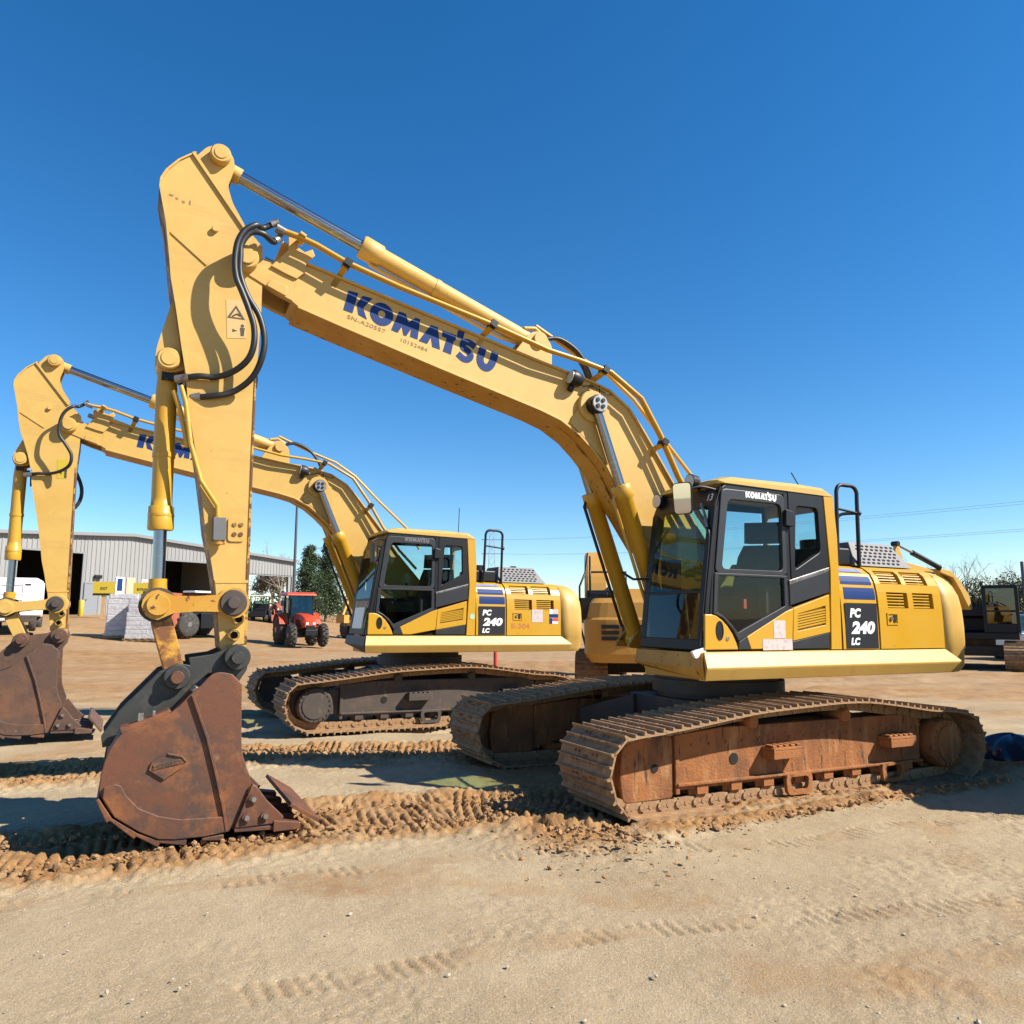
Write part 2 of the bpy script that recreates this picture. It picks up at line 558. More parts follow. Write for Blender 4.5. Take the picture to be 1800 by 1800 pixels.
def poly_dist(X, Y, pts):
    """signed distance, arc length along polyline"""
    best = np.full(X.shape, 1e9)
    arc = np.zeros(X.shape)
    sgn = np.ones(X.shape)
    L = 0
    for (ax, ay), (bx, by) in zip(pts[:-1], pts[1:]):
        dx, dy = bx - ax, by - ay
        l = math.hypot(dx, dy)
        t = np.clip(((X - ax) * dx + (Y - ay) * dy) / (l * l), 0, 1)
        d = np.hypot(X - ax - t * dx, Y - ay - t * dy)
        m = d < best
        best = np.where(m, d, best)
        arc = np.where(m, L + t * l, arc)
        sgn = np.where(m, np.sign(dx * (Y - ay) - dy * (X - ax)), sgn)
        L += l
    return best * sgn, arc


BAND_A = [(-7.0, 4.2), (-4.11, 5.23), (-3.3, 5.5), (-2.54, 5.86), (-2.02, 6.14), (-1.45, 6.46), (-0.5, 6.78), (0.25, 6.86), (1.0, 6.75), (1.6, 7.3), (5.6, 9.3), (7.5, 10.2)]
BAND_B = [(-8.0, 7.3), (-5.82, 7.74), (-5.29, 8.08), (-4.34, 8.4), (-3.26, 9.3), (-2.08, 9.49), (-0.7, 9.6), (-0.2, 9.7), (0.6, 10.0), (4.2, 11.8)]
PRINTS = [([(-3.2, 4.55), (-2.1, 4.91), (-0.4, 5.5), (0.41, 5.62), (2.11, 5.86), (3.0, 6.3), (5.2, 7.0)], 0.10), ([(3.9, 7.2), (3.47, 6.49), (3.13, 5.59), (2.88, 4.81), (2.7, 3.6)], 0.13),
          ([(-1.2, 3.6), (0.6, 4.3), (2.6, 4.6), (5.0, 5.6)], 0.10)]


def axis_grid(lo, hi, step, outs_lo, outs_hi, gr=1.17):
    core = np.arange(lo, hi + 1e-6, step)
    a, d, out = hi, step, []
    while a < outs_hi:
        d = min(d * gr, 60)
        a += d
        out.append(a)
    b_, d, out2 = lo, step, []
    while b_ > outs_lo:
        d = min(d * 1.17, 60)
        b_ -= d
        out2.append(b_)
    return np.array(out2[::-1] + list(core) + out)


def build_ground():
    xs = axis_grid(-5.6, 6.0, 0.0165, -1500, 1500, 1.06)
    ys = axis_grid(2.9, 10.6, 0.0165, -60, 2600, 1.03)
    X, Y = np.meshgrid(xs, ys)
    Z = gz(X, Y)
    near = sstep((30 - Y) / 14) * sstep((26 - np.abs(X)) / 10)
    big = fbm(X * 0.35, Y * 0.5, 4, 3) - 0.5
    med = fbm(X * 1.7, Y * 1.7, 4, 9) - 0.5
    sml = fbm(X * 9, Y * 9, 3, 21) - 0.5
    crumb = fbm(X * 26, Y * 26, 3, 121) - 0.5
    patch = sstep((fbm(X * 1.1, Y * 1.1, 3, 131) - 0.44) / 0.2)
    Z = Z + near * (0.05 * big + 0.024 * med + 0.008 * sml + (0.006 + 0.014 * patch) * crumb)
    # driving marks: long shallow ruts across the yard
    sw = fbm(X * 0.25 + 3.1, Y * 2.2 - X * 0.35, 3, 44) - 0.5
    st = 1 - np.abs(2 * fbm(X * 0.22 + Y * 0.10 + 7.3, Y * 1.9 - X * 0.22, 4, 45) - 1)
    far_ = sstep((Y - 9.3) / 3) * sstep((34 - Y) / 12)
    Z = Z + near * 0.03 * sw * sstep((Y - 9) / 4) - far_ * 0.085 * sstep((st - 0.80) / 0.14) + far_ * 0.03 * (fbm(X * 1.6, Y * 4.5, 4, 46) - 0.5)
    mud = np.zeros(X.shape)
    mud = np.maximum(mud, sstep((fbm(X * 0.45, Y * 0.8, 5, 61) - 0.48) / 0.2) * 0.50 * (0.5 + fbm(X * 12, Y * 12, 3, 63)))
    mud = np.maximum(mud, sstep((Y - 11.5) / 6) * 0.66 * (0.55 + 0.9 * fbm(X * 0.18, Y * 0.5, 3, 5)))
    mud = mud * (0.6 + 0.8 * fbm(X * 3, Y * 3, 4, 71)) + far_ * 0.5 * (fbm(X * 0.3, Y * 2.6 - X * 0.3, 4, 48) - 0.42)
    for pts, hw, amp in ((BAND_A, 0.58, 1.0), (BAND_B, 0.55, 1.25)):
        d, arc = poly_dist(X, Y, pts)
        wob = 0.10 * (fbm(X * 1.3, Y * 1.3, 3, 13) - 0.5)
        t = (np.abs(d) + wob) / hw
        inside = sstep((1.12 - t) / 0.3)
        cl = fbm(X * 5.5, Y * 5.5, 3, 31)
        phase = arc / 0.082 * 2 * PI + 2.0 * (fbm(X * 2.6, Y * 2.6, 2, 37) - 0.5) * 2 + 1.1 * (fbm(X * 9, Y * 9, 2, 39) - 0.5)
        saw = np.sin(phase) * 0.5 + 0.5
        bar = sstep((0.42 - saw) / 0.22)
        cross = 0.25 + 0.75 * sstep((fbm(X * 6, Y * 6, 3, 91) - 0.38) / 0.14)
        ridg = 1 - np.abs(2 * fbm(X * 11, Y * 11, 4, 47) - 1)
        clod = sstep((fbm(X * 17, Y * 17, 3, 49) - 0.45) / 0.16) * 0.5 + 0.5 * fbm(X * 30, Y * 30, 2, 51)
        prof = 0.004 + 0.022 * (cl - 0.5) - 0.040 * bar * cross + 0.022 * (clod - 0.5) + 0.020 * (ridg - 0.75)
        sh = np.exp(-((t - 1.08) / 0.22) ** 2) * (0.020 + 0.085 * (fbm(X * 4, Y * 4, 5, 53) - 0.38) + 0.022 * (clod - 0.5)) + np.exp(-((t - 1.15) / 0.5) ** 2) * 0.022 * (clod - 0.4)
        Z = Z + amp * (inside * prof + sh)
        mud = np.maximum(mud, sstep((1.5 - t) / 0.5) * (0.70 + 0.5 * (fbm(X * 3.3, Y * 3.3, 4, 81) - 0.3)))
    # soil churned up round the nearest track
    cx, cy = 2.314, 8.698
    c, s = math.cos(R(206.69)), math.sin(R(206.69))
    mx = (X - cx) * c + (Y - cy) * s
    my = -(X - cx) * s + (Y - cy) * c
    pile = np.exp(-((mx - 2.75) / 0.55) ** 2 - ((my - 1.35) / 0.62) ** 2)
    side = np.exp(-((my - 1.80) / 0.13) ** 2) * sstep((2.7 - mx) / 0.6) * sstep((mx + 2.6) / 0.6)
    rub = fbm(X * 6, Y * 6, 4, 101)
    rub2 = sstep((fbm(X * 13, Y * 13, 4, 103) - 0.42) / 0.2) * 0.6 + 0.4 * fbm(X * 28, Y * 28, 3, 107)
    Z = Z + pile * (0.10 * rub + 0.06 * (rub2 - 0.4)) + side * (0.075 * rub + 0.03 * (rub2 - 0.5))
    pile2 = np.exp(-((mx - 2.7) / 0.5) ** 2 - ((my + 1.3) / 0.55) ** 2)
    Z = Z + pile2 * 0.08 * rub
    mud = np.maximum(mud, np.clip(pile * 1.3, 0, 1) * 0.95)
    mud = np.maximum(mud, np.clip(side * 1.4, 0, 1) * 0.95)
    under = sstep((1.75 - np.abs(my)) / 0.2) * sstep((2.9 - np.abs(mx)) / 0.5)
    mud = np.maximum(mud, under * 0.8)
    for pts, hw in PRINTS:
        d, arc = poly_dist(X, Y, pts)
        t = np.abs(d) / hw
        ins = sstep((1.1 - t) / 0.2)
        lug = sstep((np.sin((arc / 0.075 + d * 2.5) * 2 * PI) - 0.45) / 0.3) * sstep((fbm(X * 4.5, Y * 4.5, 3, 7) - 0.47) / 0.06)
        Z = Z - ins * 0.014 * lug
        mud = np.maximum(mud, ins * 0.5 * fbm(X * 2.4, Y * 2.4, 3, 29) + 0)
    ny, nx = X.shape
    co = np.stack([X, Y, Z], -1).reshape(-1, 3)
    i = np.arange(ny * nx).reshape(ny, nx)
    q = np.stack([i[:-1, :-1], i[:-1, 1:], i[1:, 1:], i[1:, :-1]], -1).reshape(-1)
    me = bpy.data.meshes.new('ground')
    nf = (ny - 1) * (nx - 1)
    me.vertices.add(ny * nx)
    me.vertices.foreach_set('co', co.ravel())
    me.loops.add(nf * 4)
    me.loops.foreach_set('vertex_index', q.astype(np.int32))
    me.polygons.add(nf)
    me.polygons.foreach_set('loop_start', np.arange(0, nf * 4, 4, dtype=np.int32))
    me.polygons.foreach_set('use_smooth', np.ones(nf, dtype=bool))
    at = me.attributes.new('mud', 'FLOAT', 'POINT')
    at.data.foreach_set('value', np.clip(mud, 0, 1).ravel())
    me.update()
    me.validate()
    m = bpy.data.materials.new('sandy_yard_soil')
    m.use_nodes = True
    nt = m.node_tree
    N, L = nt.nodes, nt.links
    p = N['Principled BSDF']
    p.inputs['Roughness'].default_value = 0.9
    p.inputs['Specular IOR Level'].default_value = 0.2
    tc = N.new('ShaderNodeTexCoord')
    am = N.new('ShaderNodeAttribute')
    am.attribute_name = 'mud'

    def noise(sc, det=6, rg=0.6):
        t = N.new('ShaderNodeTexNoise')
        t.inputs['Scale'].default_value = sc
        t.inputs['Detail'].default_value = det
        t.inputs['Roughness'].default_value = rg
        L.new(tc.outputs['Object'], t.inputs['Vector'])
        return t.outputs['Fac']

    def rng_(v, a, c_):
        r = N.new('ShaderNodeMapRange')
        r.inputs['From Min'].default_value = a
        r.inputs['From Max'].default_value = c_
        L.new(v, r.inputs['Value'])
        return r.outputs[0]

    def mix(f, a, b2):
        x = N.new('ShaderNodeMix')
        x.data_type = 'RGBA'
        if isinstance(f, float):
            x.inputs['Factor'].default_value = f
        else:
            L.new(f, x.inputs['Factor'])
        for nm, v in (('A', a), ('B', b2)):
            if isinstance(v, tuple):
                x.inputs[nm].default_value = v + (1,)
            else:
                L.new(v, x.inputs[nm])
        return x.outputs['Result']
    base = mix(rng_(noise(1.1), 0.35, 0.65), (0.375, 0.288, 0.172), (0.300, 0.220, 0.125))
    base = mix(rng_(noise(60, 4), 0.5, 0.72), base, (0.43, 0.36, 0.26))
    base = mix(rng_(noise(38, 5), 0.60, 0.74), base, (0.21, 0.15, 0.095))
    soil = mix(rng_(noise(2.3), 0.35, 0.65), (0.33, 0.185, 0.075), (0.22, 0.112, 0.042))
    soil = mix(rng_(noise(34, 6), 0.55, 0.75), soil, (0.42, 0.28, 0.145))
    base = mix(rng_(noise(190, 3, 0.7), 0.57, 0.70), base, (0.20, 0.155, 0.10))
    base = mix(rng_(noise(150, 2, 0.5), 0.64, 0.72), base, (0.52, 0.46, 0.37))
    col = mix(rng_(am.outputs['Fac'], 0.18, 0.85), base, soil)
    col = mix(rng_(noise(120, 4, 0.7), 0.60, 0.72), col, (0.16, 0.095, 0.045))
    L.new(col, p.inputs['Base Color'])
    bp = N.new('ShaderNodeBump')
    bp.inputs['Strength'].default_value = 0.9
    bp.inputs['Distance'].default_value = 0.012
    L.new(noise(75, 6, 0.7), bp.inputs['Height'])
    L.new(bp.outputs[0], p.inputs['Normal'])
    me.materials.append(m)
    o = bpy.data.objects.new('ground', me)
    COL.objects.link(o)
    o['kind'] = 'structure'
    return m


SOIL = build_ground()
CLOD = mat('soil_clod', (0.29, 0.16, 0.07), 0.95, noise=[((0.24, 0.13, 0.05), 9, 0.4, 0.65, 6), ((0.41, 0.29, 0.165), 20, 0.55, 0.75, 6)], bump=(60, 0.5, 0.01))
PEB = mat('pale_pebble', (0.40, 0.33, 0.25), 0.85, noise=[((0.34, 0.28, 0.21), 14, 0.4, 0.65, 5)])

ICO = None


def clods(name, spots, m):
    b0 = bmesh.new()
    bmesh.ops.create_icosphere(b0, subdivisions=1, radius=1)
    base = np.array([v.co[:] for v in b0.verts])
    faces = np.array([[v.index for v in f.verts] for f in b0.faces])
    b0.free()
    V, F = [], []
    for i, (x, y, z, r) in enumerate(spots):
        s = rng.uniform(0.65, 1.3, 3) * r
        jit = 1 + rng.uniform(-0.35, 0.3, (len(base), 1))
        a = rng.uniform(0, 6.28)
        p = base * jit * s
        c, sn = math.cos(a), math.sin(a)
        p = np.stack([p[:, 0] * c - p[:, 1] * sn, p[:, 0] * sn + p[:, 1] * c, p[:, 2] * 0.75], 1) + (x, y, z)
        V.append(p)
        F.append(faces + i * len(base))
    me = bpy.data.meshes.new(name)
    me.from_pydata(np.concatenate(V).tolist(), [], np.concatenate(F).tolist())
    me.materials.append(m)
    o = bpy.data.objects.new(name, me)
    COL.objects.link(o)
    o['kind'] = 'stuff'
    return o


def clod_spots():
    out = []
    for pts, n, hw in ((BAND_A[1:9], 1500, 0.5), (BAND_B[1:8], 900, 0.5)):
        for _ in range(n):
            i = rng.integers(0, len(pts) - 1)
            t = rng.random()
            x = pts[i][0] + t * (pts[i + 1][0] - pts[i][0])
            y = pts[i][1] + t * (pts[i + 1][1] - pts[i][1])
            o = rng.choice([-1, 1]) * hw * (0.65 + abs(rng.normal(0, 0.3)))
            r = 0.004 + 0.022 * rng.random() ** 5
            out.append((x + o * 0.4 + rng.normal(0, 0.06), y + o * 0.9, 0.012 + 0.4 * r, r))
    c, s = math.cos(R(206.69)), math.sin(R(206.69))
    for _ in range(2200):
        if rng.random() < 0.62:
            mx, my = rng.normal(2.78, 0.32), rng.normal(1.35, 0.5)
            h = 0.07 * math.exp(-((mx - 2.75) / 0.55) ** 2)
            if mx < 2.5 and my < 1.72:
                continue
        else:
            mx, my = rng.uniform(-2.2, 2.6), 1.80 + abs(rng.normal(0, 0.10))
            h = 0.04
        r = 0.004 + 0.024 * rng.random() ** 5
        out.append((2.314 + mx * c - my * s, 8.698 + mx * s + my * c, h + 0.4 * r - 0.02, r))
    return out


clods('soil_clods', clod_spots(), CLOD)
pb = []
for _ in range(600):
    y = 3.0 + 6.0 * rng.random() ** 1.3
    x = rng.uniform(-0.75, 0.75) * y
    r = 0.003 + 0.009 * rng.random() ** 4
    pb.append((x, y, gzf(x, y) + 0.004, r))
clods('loose_pebbles', pb, PEB)

# ------------------------------------------------------------------ excavators
MARKS = [(-.473, .592, .008, .016), (-.453, .548, .008, .009), (-.434, .497, .010, .010), (-.438, .447, .020, .006)]
PIPE1 = [(5.729, .385), (5.60, .43), (5.441, .466), (5.16, .50), (4.665, .62), (3.758, .888), (3.105, 1.05), (2.744, 1.185), (2.384, 1.30), (1.927, 1.275), (1.539, 1.058), (1.121, .775), (.7, .55), (.3, .4)]
FOOT = (0.1303, 1.9686)
APL = 5.85
TRACK = [(2.49, .16), (2.57, .31), (2.59, .46), (2.53, .62), (2.40, .72), (2.09, .755), (1.74, .79), (1.3, .84), (.94, .875), (.42, .90), (-.03, .915), (-.42, .905), (-.82, .86), (-1.33, .79), (-1.75, .755), (-2.0, .69), (-2.14, .55), (-2.17, .38), (-2.1, .19), (-1.93, .06), (-1.7, .005), (-0.6, 0), (0.6, 0), (2.1, .005), (2.32, .05)]


def track_samples():
    P = [Vector((x, 0, z)) for x, z in TRACK]
    n = len(P)
    dense = []
    for i in range(n):
        a, b, c, d = P[i - 1], P[i], P[(i + 1) % n], P[(i + 2) % n]
        for k in range(10):
            t = k / 10
            dense.append(0.5 * ((2 * b) + (c - a) * t + (2 * a - 5 * b + 4 * c - d) * t * t + (-a + 3 * b - 3 * c + d) * t ** 3))
    L = [0]
    for i in range(len(dense)):
        L.append(L[-1] + (dense[(i + 1) % len(dense)] - dense[i]).length)
    tot = L[-1]
    N = round(tot / 0.19)
    out = []
    j = 0
    for k in range(N):
        s = tot * k / N
        while L[j + 1] < s:
            j += 1
        a, b = dense[j], dense[(j + 1) % len(dense)]
        t = (s - L[j]) / max(L[j + 1] - L[j], 1e-9)
        out.append((a.lerp(b, t), (b - a).normalized()))
    return out, tot / N


TS, PITCH = track_samples()


def shoe_mesh(b):
    w = 0.40
    b.bb(-0.099, 0.099, -w, w, -0.040, -0.024)
    for x, h, t in ((-0.080, 0.008, 0.010), (0.012, 0.0, 0.009)):
        b.prism([(x - t * 1.6, -0.026), (x + t * 1.6, -0.026), (x + t * 0.7, h), (x - t * 0.7, h)], -w, w)
    for y in (-0.13, 0.13):
        for x in (-0.045, 0.02):
            b.cyl((x, y - 0.03, -0.024), (x, y - 0.03, -0.012), 0.012, n=6, mat=1)
            b.cyl((x, y + 0.03, -0.024), (x, y + 0.03, -0.012), 0.012, n=6, mat=1)
    b.bb(-0.03, 0.03, -0.035, 0.035, -0.0235, -0.019, 1)
    for y in (-0.10, 0.10):
        b.bb(-0.098, 0.075, y - 0.025, y + 0.025, -0.135, -0.041, 0)
        b.cyl((0.08, y - 0.04, -0.09), (0.08, y + 0.04, -0.09), 0.032, n=8, mat=0)
        b.cyl((-0.02, y - 0.03, -0.09), (-0.02, y + 0.03, -0.09), 0.022, n=6, mat=0)


def undercarriage(root, frm, flip, sprocket_front, muddy):
    k = 'mud' if muddy else 'dark'

    def carbody(b):
        b.cyl((0, 0, 0.80), (0, 0, 1.09), 0.66, n=40)
        b.cyl((0, 0, 0.86), (0, 0, 1.00), 0.72, n=40)
        b.box((0, 0, 0.62), (1.5, 1.3, 0.38))
        for sx in (-1, 1):
            for sy in (-1, 1):
                b.loft([[(sx * 0.25, sy * 0.5, 0.45), (sx * 0.8, sy * 0.5, 0.45), (sx * 0.8, sy * 0.5, 0.80), (sx * 0.25, sy * 0.5, 0.80)], [(sx * 0.75, sy * 1.0, 0.35), (sx * 1.2, sy * 1.0, 0.35), (sx * 1.2, sy * 1.0, 0.62), (sx * 0.75, sy * 1.0, 0.62)]])
    part('centre_frame', [FRMD], carbody, root, key='carbody', bevel=0.012)
    for sy in (1, -1):
        yc = sy * 1.26

        def frame(b):
            s = sy
            yo, yi = yc + s * 0.135, yc - s * 0.15
            b.prism([(1.72, 0.20), (1.74, 0.655), (1.2, 0.70), (-1.2, 0.70), (-1.48, 0.63), (-1.45, 0.21)], yi, yo, 0)
            b.prism([(1.73, 0.235), (1.73, 0.262), (-1.46, 0.240), (-1.46, 0.215)], yo, yo + s * 0.035, 0)
            b.bb(1.70, 1.745, yi + s * .01, yo + s * 0.018, 0.17, 0.66, 0)
            # sloped skirt of the frame
            b.prism([(1.2, 0.60), (1.2, 0.699), (-1.2, 0.699), (-1.2, 0.60)], yo - s * 0.001, yo + s * 0.012, 0)
            for x in np.linspace(1.55, -1.35, 16):
                b.cyl((x, yo, 0.565), (x, yo + s * 0.012, 0.565), 0.014, n=6, mat=0)
            for x in (1.08, 0.98):
                pass
            b.cyl((1.08, yo, 0.42), (1.08, yo + s * 0.006, 0.42), 0.05, n=16, mat=1)
            b.cyl((1.95, yo, 0.40), (1.95, yo + s * 0.002, 0.40), 0.035, n=12, mat=1)
        tr = part('track_frame', [frm, HOLE], frame, root, key=('frame', k, sy), bevel=0.008)

        def guard(b):
            s = sy
            x0 = 1.75
            xs = -1 if sprocket_front else 1
            yo, yi = yc + s * 0.13, yc - s * 0.13
            if not sprocket_front:
                b.prism(rounded([(1.752, 0.14), (2.27, 0.14), (2.30, 0.35), (2.27, 0.60), (2.05, 0.66), (1.752, 0.66)], 0.05), yi, yo, 0)
                b.cyl((2.1, yc - 0.05, 0.40), (2.1, yc + 0.05, 0.40), 0.30, n=24)
            else:
                b.prism(rounded([(-1.49, 0.16), (-2.0, 0.16), (-2.03, 0.5), (-1.85, 0.64), (-1.49, 0.64)], 0.05), yi, yo, 0)
                b.cyl((-1.75, yc - 0.05, 0.38), (-1.75, yc + 0.05, 0.38), 0.30, n=24)
        part('idler_guard', [frm], guard, tr, key=('guard', k, sy, sprocket_front), bevel=0.01)

        def sprocket(b):
            s = sy
            x = 2.12 if sprocket_front else -1.75
            b.cyl((x, yc - s * 0.05, 0.39), (x, yc + s * 0.05, 0.39), 0.31, n=20)
            b.cyl((x, yc, 0.39), (x, yc + s * 0.26, 0.39), 0.25, n=32, ch=0.02)
            b.cyl((x, yc + s * 0.26, 0.39), (x, yc + s * 0.275, 0.39), 0.185, n=32, mat=1)
            for i in range(20):
                a = 2 * PI * i / 20
                px, pz = x + 0.216 * math.cos(a), 0.39 + 0.216 * math.sin(a)
                b.cyl((px, yc + s * 0.258, pz), (px, yc + s * 0.272, pz), 0.016, n=6, mat=1)
            xi = 1.75 if sprocket_front else -1.49
            b.prism([(xi, 0.24), (xi, 0.6), (x, 0.55), (x, 0.26)], yc - s * 0.1, yc + s * 0.08)
        part('sprocket', [frm, FRMD if not muddy else FRM], sprocket, tr, key=('sprocket', k, sy, sprocket_front))
        for i, x in enumerate(np.linspace(1.45, -1.25, 8)):
            def roller(b):
                b.lathe((0, -0.13, 0), (0, 0.13, 0), [(0, .04), (0.005, .06), (0.03, .065), (0.035, .112), (0.055, .112), (0.06, .092), (0.20, .092), (0.205, .112), (0.225, .112), (0.23, .065), (0.255, .06), (0.26, .04)], 16)
                b.bb(-0.06, 0.06, -0.150, -0.132, -0.02, 0.06)
                b.bb(-0.06, 0.06, 0.132, 0.150, -0.02, 0.06)
            part('track_roller', [frm], roller, tr, (x, yc, 0.175), key=('roller', k))
        for x in (1.45, 0.35, -0.95):
            def gd(b):
                b.ring(rounded([(-0.17, 0.20), (-0.15, 0.02), (0.15, 0.02), (0.17, 0.20)], 0.05), rounded([(-0.12, 0.18), (-0.10, 0.06), (0.10, 0.06), (0.12, 0.18)], 0.04), -0.02, 0.02)
            if x < 1:
                part('roller_guard', [frm], gd, tr, (x, yc + sy * 0.185, 0.04), key=('rguard', k))
        for x in (0.88, -0.33):
            def carrier(b):
                b.cyl((0, -0.20, 0), (0, 0.145, 0), 0.062, n=18, ch=0.01)
                b.bb(-0.05, 0.05, -0.2, -0.12, -0.12, 0.0)
            part('carrier_roller', [frm], carrier, tr, (x, yc + sy * 0.05, 0.735 if x > 0 else 0.735), (0, 0, 0 if sy > 0 else PI), key=('carrier', k))
        for x in (0.55, -1.02):
            def step(b):
                b.bb(-0.19, 0.19, 0, 0.15, 0.0, 0.025)
                b.bb(-0.19, 0.19, 0.135, 0.15, -0.075, 0.0)
                b.bb(-0.19, -0.172, 0, 0.134, -0.075, 0.0)
                b.bb(0.172, 0.19, 0, 0.134, -0.075, 0.0)
                for q in np.linspace(-0.15, 0.15, 5):
                    b.box((q, 0.075, 0.034), (0.05, 0.1, 0.018))
            part('step', [frm], step, tr, (x, yc + sy * 0.136, 0.48), (0, 0, 0 if sy > 0 else PI), key=('step', k), bevel=0.005)
        ch = part('track_chain', [TRK], lambda b: [b.tube([(p.x - t.z * 0.085, yc + o, p.z + t.x * 0.085) for p, t in TS], 0.028, 6, closed=True) for o in (-0.1, 0.1)], root, key=('chain', sy))
        for p, t in TS:
            # the outline runs anticlockwise seen from the left side: outward normal
            nrm = Vector((-t.z, 0, t.x)) * -1
            cen = Vector((0.2, 0, 0.45))
            if nrm.dot(p - cen) < 0:
                nrm = -nrm
            ang = math.atan2(-t.z, t.x)
            o = part('track_shoe', [TRK, FRM if muddy else FRMD], shoe_mesh, ch, (p.x, yc, p.z), key='shoe')
            z = nrm
            y = Vector((0, 1, 0))
            x = y.cross(z)
            o.rotation_euler = Matrix((x, y, z)).transposed().to_euler()


# cross section of the body side: (y, z)
SEC = [(1.392, 1.365), (1.392, 1.55), (1.390, 1.75), (1.378, 1.93), (1.352, 2.06), (1.30, 2.15), (1.20, 2.215), (1.05, 2.24)]
SECL = [0]
for _a, _b in zip(SEC[:-1], SEC[1:]):
    SECL.append(SECL[-1] + math.hypot(_b[0] - _a[0], _b[1] - _a[1]))


def sec(s):
    for i in range(len(SEC) - 1):
        if s <= SECL[i + 1] or i == len(SEC) - 2:
            t = (s - SECL[i]) / (SECL[i + 1] - SECL[i])
            return (SEC[i][0] + t * (SEC[i + 1][0] - SEC[i][0]), SEC[i][1] + t * (SEC[i + 1][1] - SEC[i][1]))


def sec_n(s):
    a, b = sec(max(s - 0.02, 0)), sec(min(s + 0.02, SECL[-1]))
    d = math.hypot(b[0] - a[0], b[1] - a[1])
    return ((b[1] - a[1]) / d, -(b[0] - a[0]) / d)


def surf(x, z, off=0.0):
    """point of the body side at height-ish z (arc parameter from the sill), pushed out by off"""
    s = z - 1.365
    p, n = sec(s), sec_n(s)
    return (x, p[0] + n[0] * off, p[1] + n[1] * off)


def surf_grid(b, x0, x1, zs, off, mat=0, nx=1):
    xs = np.linspace(x0, x1, nx + 1)
    vs = [surf(x, z, off) for z in zs for x in xs]
    m = nx + 1
    fs = [(j * m + i, j * m + i + 1, (j + 1) * m + i + 1, (j + 1) * m + i) for j in range(len(zs) - 1) for i in range(nx)]
    b.add(vs, fs, mat)


LOUV = [(-1.045, -1.385, 2.04, 2.215), (-1.46, -1.815, 2.04, 2.215), (-1.10, -1.43, 1.785, 1.95), (-1.515, -1.85, 1.785, 1.95)]


